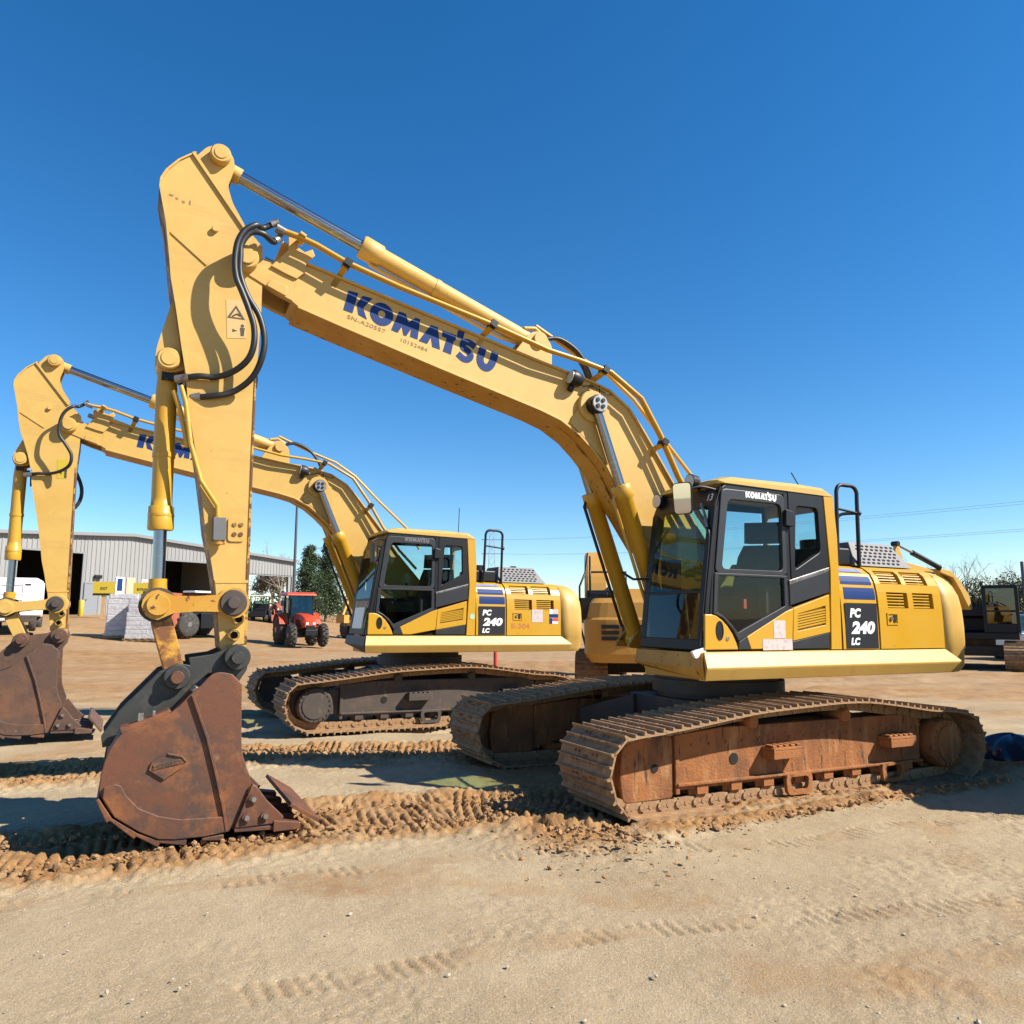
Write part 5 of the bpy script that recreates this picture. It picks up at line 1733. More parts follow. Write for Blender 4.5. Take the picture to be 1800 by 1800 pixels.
    if near:
        def blocks(b):
            b.prism([(.77, -.525), (.50, -.41), (.46, -.375), (.48, -.36), (.62, -.42), (.79, -.475)], WB - 0.2, WB - 0.02, 0)
            b.box((.66, WB - 0.08, -.425), (0.035, 0.05, 0.085), 1)
            b.box((.575, WB - 0.08, -.395), (0.018, 0.04, 0.055), 1)
            b.prism([(.33, -.235), (.30, -.205), (.19, -.255), (.215, -.285)], 0.30, WB - 0.05, 1)
        part('weld_pad', [BRN, STL], blocks, bk, bevel=0.003)
    return root


excavator('excavator', 'large yellow excavator in front, orange mud on its tracks, rust brown bucket on the ground', (2.314, 8.698, -.027), 206.69, .51, -.18, 27.43, -91.97, True,
          [(2.926, .58), (3.477, .433), (2.92, .033), (3.351, 0)], 0)
excavator('excavator', 'smaller looking yellow excavator behind with E-304 on its engine door and dark track frames', (-1.595, 13.187, .0), 207.60, .66, .01, 23.33, -92.55, False,
          [(2.551, .631), (2.996, .439), (2.519, .061), (2.953, 0)], 0.4)



# ------------------------------------------------------------------ other machines
def belt(b, prof, y0, y1, ridge=0.16):
    P = [Vector((x, 0, z)) for x, z in prof]
    n = len(P)
    cen = sum(P, Vector()) / n
    for i in range(n):
        a, c = P[i], P[(i + 1) % n]
        L = (c - a).length
        d = (c - a).normalized()
        nn = Vector((-d.z, 0, d.x))
        if nn.dot((a + c) / 2 - cen) < 0:
            nn = -nn
        m = max(1, round(L / ridge))
        for k in range(m):
            p = a + (c - a) * ((k + 0.5) / m)
            w = L / m
            q = [p - d * w * 0.47, p + d * w * 0.47, p + d * w * 0.47 - nn * 0.03, p - d * w * 0.47 - nn * 0.03]
            g = [p - d * w * 0.40, p - d * w * 0.22, p - d * w * 0.26 + nn * 0.03, p - d * w * 0.36 + nn * 0.03]
            for r in (q, g):
                b.prism([(v.x, v.z) for v in r], y0, y1, 0)


def tracked_machine(name, label, cat, loc, yaw, paint, dark, cabp, deckz=0.95, cwtop=2.15, cabtop=3.25, boom=False, rear=False, cabside=1):
    root = thing(name, label, cat, loc, (0, 0, R(yaw)))
    prof = rounded([(-2.05, 0.0), (2.05, 0.0), (2.35, 0.40), (2.0, 0.78), (0.5, 0.86), (-0.5, 0.86), (-1.8, 0.78), (-2.2, 0.40)], 0.25, 3)
    for s in (1, -1):
        t = part('track', [TRK], lambda b: belt(b, prof, s * 0.85, s * 1.55), root)
        t['kind'] = 'stuff'

        def fr(b):
            b.prism([(-1.5, 0.18), (1.5, 0.18), (1.6, 0.55), (1.2, 0.66), (-1.2, 0.66), (-1.6, 0.55)], s * 1.05, s * 1.38)
            for x in (-1.8, 1.85):
                b.cyl((x, s * 1.02, 0.40), (x, s * 1.40, 0.40), 0.27, n=20)
        part('track_frame', [FRM], fr, root, bevel=0.01)
        for x in np.linspace(-1.3, 1.3, 7):
            part('track_roller', [FRM], lambda b: b.cyl((x, s * 1.03, 0.13), (x, s * 1.42, 0.13), 0.10, n=12), root, key=('mroller', s, round(float(x), 2), name))
    part('centre_frame', [FRMD], lambda b: [b.cyl((0, 0, 0.7), (0, 0, deckz + .02), 0.6, n=24), b.bb(-0.8, 0.8, -1.0, 1.0, 0.4, 0.72)], root)
    part('deck', [dark if not rear else paint], lambda b: b.prism([(1.3, 1.3), (1.3, -1.3), (-2.2, -1.3), (-2.2, 1.3)], deckz, deckz + 0.22, ax='z'), root, bevel=0.02)
    part('body_side', [paint], lambda b: b.bb(-2.1, -0.3, -1.28, 1.28, deckz + 0.221, cwtop - 0.25), root, bevel=0.06)

    def cw(b):
        secs = []
        for z, k in ((deckz - 0.08, 0.90), (deckz + 0.1, 1.0), (cwtop - 0.55, 1.0), (cwtop - 0.50, 0.97), (cwtop - 0.20, 0.93), (cwtop - 0.10, 0.85)):
            pts = []
            for i in range(17):
                a = -PI / 2 + PI * i / 16
                pts.append((-2.0 - 0.75 * k * abs(math.cos(a)) ** 0.25, 1.34 * k * abs(math.sin(a)) ** 0.7 * (1 if a > 0 else -1), z))
            secs.append([(-1.95, pts[0][1], z)] + pts + [(-1.95, pts[-1][1], z)])
        b.loft(secs)
    part('counterweight', [paint], cw, root, bevel=0.02)

    def hood(b):
        b.loft([[(-1.0, -0.75, cwtop - 0.26), (-1.0, 0.75, cwtop - 0.26), (-2.45, 0.75, cwtop - 0.26), (-2.45, -0.75, cwtop - 0.26)], [(-1.05, -0.66, cwtop + 0.10), (-1.05, 0.66, cwtop + 0.10), (-2.30, 0.66, cwtop + 0.10), (-2.30, -0.66, cwtop + 0.10)]])
        b.bb(-2.10, -2.35, -0.3, 0.1, cwtop - 0.02, cwtop + 0.06, 1)
    part('engine_hood', [paint, dark], hood, root, bevel=0.03)
    part('hood_deck', [dark], lambda b: [b.bb(-1.0, 0.3, -1.25, 1.28, cwtop - 0.255, cwtop + 0.12), b.bb(-1.6, -1.02, 0.80, 1.28, cwtop - 0.248, cwtop + 0.05)], root, bevel=0.03)
    # cab
    b0, b1 = deckz + 0.23, cabtop

    def cab(b):
        for x, y in ((1.25, 0.40), (1.25, 1.30), (0.35, 1.30), (-0.42, 1.30), (-0.42, 0.40)):
            b.bb(x - 0.05, x + 0.05, y - 0.05, y + 0.05, b0, b1)
        b.bb(-0.37, 0.30, 1.27, 1.345, b0, b0 + 0.75)
        b.bb(0.40, 1.20, 1.27, 1.345, b0, b0 + 0.35)
        b.bb(1.21, 1.295, 0.45, 1.25, b0, b0 + 0.28)
        b.bb(1.22, 1.292, 0.45, 1.25, b0 + 0.66, b0 + 0.72)
        b.bb(-0.465, -0.40, 0.45, 1.25, b0, b0 + (1.0 if not rear else 1.35))
        b.bb(-0.37, 1.2, 0.36, 0.43, b0, b0 + 0.6)
        b.bb(-0.36, 1.19, 0.45, 1.25, b0, b0 + 0.05)
        b.bb(0.0, 0.5, 0.6, 1.1, b0 + 0.05, b0 + 0.55)
        b.bb(-0.1, 0.08, 0.6, 1.1, b0 + 0.55, b0 + 1.2)
    cb_ = part('cab', [cabp], cab, root, bevel=0.012)
    part('roof', [cabp], lambda b: b.bb(-0.48, 1.31, 0.34, 1.36, b1, b1 + 0.10), cb_, bevel=0.04)
    for nm, bx in (('windscreen', (1.262, 1.270, 0.455, 1.245, b0 + 0.285, b1 - 0.01)), ('window', (0.405, 1.195, 1.30, 1.31, b0 + 0.36, b1 - 0.01)), ('rear_side_window', (-0.365, 0.295, 1.30, 1.31, b0 + 0.76, b1 - 0.01)),
                   ('rear_window', (-0.43, -0.42, 0.455, 1.245, b0 + (1.01 if not rear else 1.36), b1 - 0.01)), ('far_window', (-0.365, 1.195, 0.395, 0.405, b0 + 0.61, b1 - 0.01))):
        part(nm, [GLD], lambda b: b.bb(*bx), cb_)
    cb_.scale = (1, cabside, 1)
    if rear:
        def rl(b):
            b.tube(smooth_path([(-1.6, 1.2, cwtop), (-1.6, 1.2, cwtop + 0.55), (-0.6, 1.2, cwtop + 0.9), (-0.55, 1.2, cwtop)], 4), 0.025, 6)
            b.tube([(-1.6, 1.2, cwtop + 0.5), (-1.6, 0.4, cwtop + 0.5), (-1.6, 0.4, cwtop)], 0.022, 6)
        part('handrail', [BLK], rl, root)

        def mr(b):
            b.tube([(-2.3, 1.30, deckz + 0.2), (-2.45, 1.42, 1.5), (-2.45, 1.42, 2.3), (-2.3, 1.3, 2.6), (-1.2, 1.25, 3.1)], 0.022, 6, 0)
            b.prism(rounded([(-2.5, 1.60), (-2.42, 1.60), (-2.40, 2.06), (-2.5, 2.06)], 0.02), 1.18, 1.40, 0)
        part('mirror', [BLK], mr, root)

        def decal(b):
            x = -2.766
            b.bb(x, x - 0.006, 0.02, 0.56, deckz + 0.38, deckz + 0.70, 0)
            for z in (0.38, 0.50, 0.62):
                b.bb(x + 0.01, x + 0.002, 0.62, 0.98, deckz + z, deckz + z + 0.08, 0)
            b.bb(x - 0.007, x - 0.010, 0.10, 0.42, deckz + 0.58, deckz + 0.65, 1)
            b.bb(x - 0.007, x - 0.010, 0.06, 0.36, deckz + 0.44, deckz + 0.49, 1)
        part('decal', [BLK, GRIL], decal, root)
        part('notice_sheet', [PAPER], lambda b: b.bb(-2.766, -2.772, 0.22, 0.50, deckz + 0.72, cwtop - 0.54), root)
    if boom:
        def bo(b):
            top = smooth_path([(0.0, 0, 1.5), (0.1, 0, 2.3), (0.5, 0, 2.95), (1.2, 0, 3.30), (2.2, 0, 3.35), (3.4, 0, 3.0), (4.9, 0, 2.2)], 4)
            bot = smooth_path([(4.8, 0, 1.85), (3.3, 0, 2.55), (2.2, 0, 2.8), (1.5, 0, 2.6), (1.0, 0, 2.1), (0.6, 0, 1.4)], 4)
            b.prism([(p.x, p.z) for p in top + bot], 0.72, 1.34)
        part('boom', [paint], bo, root, bevel=0.09)
        part('arm', [paint], lambda b: b.prism([(4.7, 2.5), (5.1, 2.3), (4.2, 0.5), (3.95, 0.6), (4.55, 1.9)], 0.85, 1.2), root, bevel=0.02)
        part('bucket', [BRND], lambda b: b.prism([(4.2, 0.75), (3.9, 0.8), (3.4, 0.55), (3.3, 0.15), (3.7, 0.02), (4.3, 0.06)], 0.2, 1.35), root, bevel=0.02)
    return root


tracked_machine('excavator', 'orange yellow excavator seen from the rear between the two others, white sheet on its counterweight', 'excavator', (3.10, 18.3, gzf(3, 18)), 84, OCAT, BLK, OCAT, 0.80, 2.15, 3.30, boom=True, rear=True, cabside=-1)
tracked_machine('tracked_machine', 'black tracked machine with glazed cab and muddy tracks parked at the right edge', 'tracked machine', (15.9, 26.2, gzf(15.9, 26.2)), 236, BLK, BLK, BLK, 0.95, 1.95, 2.62)


def wheel(b, c, r, w, lugs=16, rim=1, tread=0):
    x, y, z = c
    b.lathe((x, y - w / 2, z), (x, y + w / 2, z), [(0, r * 0.60), (0.01, r * 0.84), (w * 0.12, r * 0.95), (w * 0.3, r * 0.965), (w * 0.7, r * 0.965), (w * 0.88, r * 0.95), (w - 0.01, r * 0.84), (w, r * 0.60)], 28, tread)
    b.lathe((x, y - w / 2 + 0.02, z), (x, y + w / 2 - 0.02, z), [(0, r * 0.59), (0.02, r * 0.61), (w - 0.06, r * 0.61), (w - 0.04, r * 0.59)], 24, rim)
    b.cyl((x, y - w / 2 - 0.005, z), (x, y + w / 2 + 0.005, z), r * 0.2, n=12, mat=rim)
    for i in range(lugs):
        a = 2 * PI * i / lugs
        for s in (1, -1):
            aa = a + (PI / lugs if s > 0 else 0)
            m = Matrix.Rotation(-aa, 3, 'Y') @ Matrix.Rotation(s * 0.6, 3, 'Z')
            p = Vector((x + r * 0.975 * math.cos(aa), y + s * w * 0.25, z + r * 0.975 * math.sin(aa)))
            b.box(p, (0.06, w * 0.5, r * 0.07), tread, m)


def tractor(name, label, loc, yaw, paint, cabbed=True, scale=1.0, group=None, rimm=None):
    t = thing(name, label, 'tractor', loc, (0, 0, R(yaw)), group)
    t.scale = (scale,) * 3
    rimm = rimm or paint
    for (x, y, r, w, nm) in ((0, -0.78, 0.75, 0.44, 'rear_wheel'), (0, 0.78, 0.75, 0.44, 'rear_wheel'), (2.1, -0.74, 0.52, 0.34, 'front_wheel'), (2.1, 0.74, 0.52, 0.34, 'front_wheel')):
        part(nm, [TYRE, rimm], lambda b: wheel(b, (0, 0, 0), r, w), t, (x, y, r), key=('wheel', r, rimm.name))

    def hood(b):
        secs = []
        for x, w, z0, z1 in ((0.85, 0.36, 0.80, 1.56), (1.4, 0.36, 0.80, 1.54), (2.0, 0.35, 0.82, 1.47), (2.45, 0.32, 0.86, 1.34), (2.62, 0.26, 0.9, 1.18)):
            secs.append([(x, -w, z0), (x, -w, z1 - 0.16), (x, -w * 0.72, z1 - 0.02), (x, 0, z1), (x, w * 0.72, z1 - 0.02), (x, w, z1 - 0.16), (x, w, z0)])
        b.loft(secs, 0, False)
    h = part('engine_hood', [paint], hood, t, bevel=0.02)
    for s in (1, -1):
        part('side_grille', [BLK], lambda b: b.prism([(1.25, 0.86), (1.35, 1.28), (1.95, 1.24), (2.2, 0.9)], s * 0.355, s * 0.372), h)
        part('headlight', [LENS], lambda b: b.box((2.60, s * 0.16, 1.06), (0.08, 0.14, 0.13)), h, bevel=0.02)
    part('front_grille', [BLK], lambda b: b.bb(2.55, 2.64, -0.2, 0.2, 0.70, 0.97), h)
    part('chassis', [BLK], lambda b: [b.bb(-0.4, 2.4, -0.22, 0.22, 0.5, 0.80), b.bb(-0.15, 0.15, -0.6, 0.6, 0.6, 0.9), b.bb(2.0, 2.2, -0.6, 0.6, 0.42, 0.62), b.bb(2.4, 2.85, -0.28, 0.28, 0.52, 0.78), b.bb(0.2, 0.9, -0.62, 0.62, 0.78, 0.98), b.bb(0.4, 0.85, -0.75, -0.60, 0.45, 0.95)], t, bevel=0.02)
    for s in (1, -1):
        def fen(b):
            n = 8
            for i in range(n):
                a0, a1 = R(20 + i * 17), R(20 + (i + 1) * 17)
                q = [(0.80 * math.cos(a), 0.75 + 0.80 * math.sin(a)) for a in (a0, a1)] + [(0.84 * math.cos(a), 0.75 + 0.84 * math.sin(a)) for a in (a1, a0)]
                b.prism(q, s * 0.55, s * 1.0)
        part('fender', [paint], fen, t)
    if cabbed:
        def cab(b):
            for x, y, xt in ((0.85, 0.6, 0.70), (0.05, 0.66, 0.05), (-0.55, 0.6, -0.5)):
                for s in (1, -1):
                    b.tube([(x, s * y, 0.98), (xt, s * (y - 0.04), 2.42)], 0.035, 6)
            b.bb(-0.55, 0.85, -0.55, 0.55, 0.98, 1.06)
            b.bb(-0.2, 0.2, -0.25, 0.25, 1.06, 1.4)
            b.bb(-0.25, -0.13, -0.25, 0.25, 1.4, 1.85)
            b.bb(0.62, 0.82, -0.3, 0.3, 1.06, 1.6)
        c = part('cab_frame', [BLK], cab, t)
        part('windscreen', [GLD], lambda b: b.loft([[(0.86, -0.57, 1.05), (0.87, -0.57, 1.05), (0.87, 0.57, 1.05), (0.86, 0.57, 1.05)], [(0.71, -0.54, 2.40), (0.72, -0.54, 2.40), (0.72, 0.54, 2.40), (0.71, 0.54, 2.40)]]), c)
        for s in (1, -1):
            part('side_window', [GLD], lambda b: b.prism([(0.82, 1.06), (-0.52, 1.06), (-0.48, 2.40), (0.68, 2.40)], s * 0.600, s * 0.606), c)
        part('rear_window', [GLD], lambda b: b.bb(-0.53, -0.52, -0.56, 0.56, 1.3, 2.40), c)
        part('roof', [paint], lambda b: b.loft([[(-0.75, -0.72, 2.42), (0.95, -0.72, 2.42), (0.95, 0.72, 2.42), (-0.75, 0.72, 2.42)], [(-0.72, -0.70, 2.52), (0.92, -0.70, 2.50), (0.92, 0.70, 2.50), (-0.72, 0.70, 2.52)], [(-0.55, -0.55, 2.60), (0.75, -0.55, 2.57), (0.75, 0.55, 2.57), (-0.55, 0.55, 2.60)]]), c, bevel=0.02)
        for s in (1, -1):
            part('mirror', [BLK], lambda b: [b.tube([(0.72, s * 0.6, 2.2), (0.85, s * 0.9, 2.15)], 0.015, 5), b.box((0.85, s * 0.93, 2.03), (0.04, 0.14, 0.26))], c)
        part('exhaust_stack', [BLK], lambda b: b.tube([(0.95, -0.5, 1.2), (0.95, -0.5, 2.3)], 0.05, 8), t)
    else:
        part('roll_bar', [BLK], lambda b: b.tube(smooth_path([(-0.3, -0.55, 0.9), (-0.35, -0.55, 2.0), (-0.35, -0.4, 2.15), (-0.35, 0.4, 2.15), (-0.35, 0.55, 2.0), (-0.3, 0.55, 0.9)], 4), 0.04, 6), t)
        part('seat', [BLK], lambda b: [b.bb(-0.2, 0.25, -0.25, 0.25, 1.0, 1.15), b.bb(-0.28, -0.18, -0.25, 0.25, 1.1, 1.55), b.tube([(0.85, 0, 1.4), (0.6, 0, 1.6)], 0.03, 6), b.tube([(0.6 + 0.0, 0.19 * math.cos(a), 1.6 + 0.19 * math.sin(a)) for a in np.linspace(0, 6.0, 14)], 0.015, 5)], t)
        part('loader_arm', [paint], lambda b: [b.prism([(0.8, 1.1), (1.0, 1.3), (2.6, 1.0), (3.1, 0.4), (2.95, 0.35), (2.5, 0.85), (1.0, 1.12)], s * 0.42, s * 0.50) for s in (1, -1)] + [b.prism([(2.95, 0.1), (3.5, 0.1), (3.1, 0.55), (2.95, 0.6)], -0.75, 0.75)], t)
    return t


def on(x, y):
    return (x, y, gzf(x, y))


tractor('tractor', 'orange red tractor with glazed cab and red roof parked on the yard', on(-11.45, 40.4), -60, RED, True, 1.07)
tractor('compact_tractor', 'green open tractor parked under the canopy of the shed', on(-21.7, 64.5), -70, GRN, False, 0.95)
tractor('compact_tractor', 'dusty red open tractor with front loader beside the canopy', on(-19.3, 62.0), -65, REDD, False, 0.95)


def loader():
    t = thing('backhoe_loader', 'yellow backhoe loader behind the orange red tractor', 'backhoe', on(-10.2, 50.5), (0, 0, R(70)))
    for x, y, r, w in ((0, 0.8, 0.75, 0.45), (0, -0.8, 0.75, 0.45), (2.2, 0.8, 0.5, 0.35), (2.2, -0.8, 0.5, 0.35)):
        part('wheel', [TYRE, WPA], lambda b: wheel(b, (0, 0, 0), r, w, 12), t, (x, y, r))
    part('body', [OCAT], lambda b: [b.bb(-0.4, 2.4, -0.4, 0.4, 0.6, 1.0), b.bb(0.9, 2.5, -0.4, 0.4, 1.0, 1.6), b.bb(-0.5, 0.9, -0.7, 0.7, 0.9, 1.2)], t, bevel=0.03)
    part('canopy', [OCAT], lambda b: [b.bb(-0.6, 1.0, -0.8, 0.8, 2.5, 2.6)] + [b.tube([(x, y, 1.2), (x, y, 2.5)], 0.05, 6) for x in (-0.5, 0.9) for y in (-0.7, 0.7)], t)
    part('loader_arm', [OCAT], lambda b: [b.prism([(1.0, 1.5), (1.2, 1.75), (3.0, 2.6), (3.4, 2.3), (3.2, 2.2), (2.9, 2.3)], s * 0.48, s * 0.60) for s in (1, -1)], t)
    part('loader_bucket', [OCAT], lambda b: b.prism([(3.1, 2.0), (3.2, 2.75), (3.4, 2.8), (3.4, 2.3), (3.9, 2.0), (3.85, 1.95)], -1.1, 1.1), t)
    part('backhoe_arm', [OCAT], lambda b: [b.tube([(-0.6, 0, 0.9), (-1.2, 0, 2.9), (-0.9, 0, 3.2)], 0.13, 6), b.tube([(-0.9, 0, 3.2), (-1.9, 0, 1.6)], 0.10, 6), b.bb(-2.2, -1.6, -0.3, 0.3, 1.1, 1.6)], t)


loader()


def forklift():
    t = thing('telehandler', 'dusty red telehandler with pale roof beside the wrapped pallet stacks', 'telehandler', on(-17.6, 39.6), (0, 0, R(62)))
    for x, y in ((0, -1.0), (2.6, -1.0), (0, 1.0), (2.6, 1.0)):
        part('wheel', [TYRE, GRIL], lambda b: wheel(b, (0, 0, 0), 0.66, 0.46, 14), t, (x, y, 0.66), key='twheel')
    part('chassis', [BLK], lambda b: [b.bb(-0.6, 3.2, -0.72, 0.72, 0.55, 1.15), b.bb(0.75, 2.0, -1.15, -0.75, 0.45, 1.25), b.bb(2.1, 3.3, -0.7, 0.7, 1.16, 1.9)], t, bevel=0.03)
    part('side_panel', [REDD], lambda b: [b.bb(-1.3, -0.5, -1.05, 0.9, 0.55, 1.75)], t, bevel=0.04)
    part('boom', [REDD], lambda b: [b.box((0.6, 0.1, 2.05), (4.6, 0.42, 0.42), 0, Euler((0, R(2), 0)).to_matrix())], t, bevel=0.02)

    def cab(b):
        for x in (0.5, 1.7):
            for y in (-0.95, -0.25):
                b.tube([(x, y, 1.15), (x, y, 2.3)], 0.04, 6)
        b.bb(0.5, 1.7, -0.95, -0.25, 1.16, 1.3)
        b.bb(0.8, 1.2, -0.8, -0.4, 1.3, 1.7)
    c = part('cab_frame', [BLK], cab, t)
    part('roof', [WPA], lambda b: b.bb(0.35, 1.9, -1.05, -0.1, 2.3, 2.40), c, bevel=0.03)
    part('warning_light', [REDP], lambda b: b.cyl((2.9, -0.80, 0.75), (2.9, -0.73, 0.75), 0.12, n=12), t)


forklift()


def pallet_stack(loc, yaw, n, w, d, h, label):
    t = thing('wrapped_pallet_stack', label, 'pallet stack', loc, (0, 0, R(yaw)), 'wrapped pallet stacks on the yard')

    def pal(b):
        for y in (-0.45, 0, 0.45):
            b.box((0, y * d / 1.1, 0.06), (w * 1.08, 0.10, 0.09), 0)
        for x in np.linspace(-w * 0.5, w * 0.5, 6):
            b.box((x, 0, 0.12), (0.12, d * 1.06, 0.025), 0)
    part('pallet', [WOOD], pal, t)
    for i in range(n):
        k = 1 - 0.012 * i
        r = random.Random(i + n)

        def layer(b):
            o = [rounded([(-w / 2 * k + r.uniform(-.03, .03), -d / 2 * k), (w / 2 * k, -d / 2 * k + r.uniform(-.03, .03)), (w / 2 * k, d / 2 * k), (-w / 2 * k, d / 2 * k)], 0.07)]
            z0, z1 = 0.135 + h * i / n, 0.135 + h * (i + 0.98) / n
            b.loft([[(x * 0.985, y * 0.985, z0) for x, y in o[0]], [(x, y, z0 + 0.03) for x, y in o[0]], [(x, y, z1 - 0.03) for x, y in o[0]], [(x * 0.985, y * 0.985, z1) for x, y in o[0]]])
        part('wrapped_layer', [WRAP], layer, t)


pallet_stack(on(-19.05, 37.3), 20, 8, 1.45, 1.15, 2.02, 'grey wrapped pallet stack with smooth film, left of the two')
pallet_stack(on(-17.6, 36.6), 12, 9, 1.6, 1.15, 1.85, 'loosely wrapped grey pallet stack with bulging layers, right of the two')


def truck():
    t = thing('white_truck', 'white box bodied truck parked before the open shed door', 'truck', on(-24.9, 38), (0, 0, R(118)))
    Wd = 1.12
    part('box_body', [WPA], lambda b: [b.bb(-2.4, 1.4, -Wd, Wd, 0.75, 2.45), b.bb(-2.3, 1.4, -Wd + .06, Wd - .06, 2.45, 2.55)], t, bevel=0.06)
    for z in (1.05, 1.75):
        part('rear_panel', [WPA], lambda b: b.ring([(-0.55, z), (0.45, z), (0.45, z + 0.5), (-0.55, z + 0.5)], [(-0.48, z + 0.06), (0.39, z + 0.06), (0.39, z + 0.44), (-0.48, z + 0.44)], 0, 0.03), t, (-2.41, 0, 0), (0, 0, R(90)))
    part('vent_slot', [BLK], lambda b: b.bb(-2.43, -2.40, -0.8, -0.2, 2.20, 2.26), t)
    part('bumper', [FRMD], lambda b: b.bb(-2.62, -2.42, -Wd, Wd, 0.45, 0.72), t, bevel=0.02)
    part('reflector', [WPA, REDP], lambda b: [b.bb(-2.64, -2.621, -0.55, -0.12, 0.53, 0.63, 0), b.bb(-2.64, -2.621, -0.12, 0.12, 0.53, 0.63, 1), b.bb(-2.64, -2.621, 0.12, 0.55, 0.53, 0.63, 0)], t)
    part('cab', [WPA], lambda b: b.loft([[(1.45, -1.05, 0.7), (1.45, 1.05, 0.7), (1.45, 1.0, 2.2), (1.45, -1.0, 2.2)], [(2.4, -1.05, 0.7), (2.4, 1.05, 0.7), (2.2, 0.95, 2.15), (2.2, -0.95, 2.15)], [(3.3, -0.98, 0.7), (3.3, 0.98, 0.7), (3.2, 0.9, 1.25), (3.2, -0.9, 1.25)]]), t, bevel=0.04)
    for s in (1, -1):
        part('cab_window', [GLD], lambda b: b.prism([(1.55, 1.5), (2.35, 1.5), (2.2, 2.05), (1.55, 2.05)], s * 1.045, s * 1.055), t)
    part('chassis', [BLK], lambda b: b.bb(-2.4, 3.2, -0.5, 0.5, 0.45, 0.74), t)
    for x in (-1.3, 2.4):
        for y in (-0.9, 0.9):
            part('wheel', [TYRE, GRIL], lambda b: b.lathe((0, -0.15, 0), (0, 0.15, 0), [(0, 0.25), (0.01, 0.38), (0.05, 0.42), (0.25, 0.42), (0.29, 0.38), (0.30, 0.25)], 24), t, (x, y, 0.42), key='trwheel')


truck()


def pickup():
    t = thing('white_truck', 'white pickup truck just showing behind the black tracked machine', 'truck', on(21.8, 31.0), (0, 0, R(200)))
    part('body', [WPA], lambda b: [b.bb(-2.6, 2.6, -0.95, 0.95, 0.5, 1.05), b.bb(-2.6, -0.6, -0.95, -0.85, 1.05, 1.35), b.bb(-2.6, -0.6, 0.85, 0.95, 1.05, 1.35)], t, bevel=0.06)
    part('cab', [WPA], lambda b: b.loft([[(-0.6, -0.9, 1.05), (1.6, -0.9, 1.05), (1.6, 0.9, 1.05), (-0.6, 0.9, 1.05)], [(-0.4, -0.75, 1.8), (0.9, -0.75, 1.8), (0.9, 0.75, 1.8), (-0.4, 0.75, 1.8)]]), t, bevel=0.05)
    for s in (1, -1):
        part('side_window', [GLD], lambda b: b.add([(-0.45, s * 0.88, 1.2), (1.3, s * 0.88, 1.2), (0.85, s * 0.785, 1.7), (-0.35, s * 0.785, 1.7)], [(0, 1, 2, 3)]), t)
    part('windscreen', [GLD], lambda b: b.add([(1.56, -0.8, 1.13), (1.56, 0.8, 1.13), (1.02, 0.7, 1.74), (1.02, -0.7, 1.74)], [(0, 1, 2, 3)]), t)
    for x in (-1.7, 1.7):
        for y in (-0.85, 0.85):
            part('wheel', [TYRE, GRIL], lambda b: b.lathe((0, -0.13, 0), (0, 0.13, 0), [(0, 0.22), (0.01, 0.35), (0.04, 0.38), (0.22, 0.38), (0.25, 0.35), (0.26, 0.22)], 24), t, (x, y, 0.38), key='pkwheel')


pickup()

# ------------------------------------------------------------------ shed
BX, BY, BZ, BA = -27.9, 55.0, 1.9, math.atan2(.844, .539)


def bl(s, y, z=0):
    return (BX + s * math.cos(BA) - y * math.sin(BA), BY + s * math.sin(BA) + y * math.cos(BA), BZ + z)


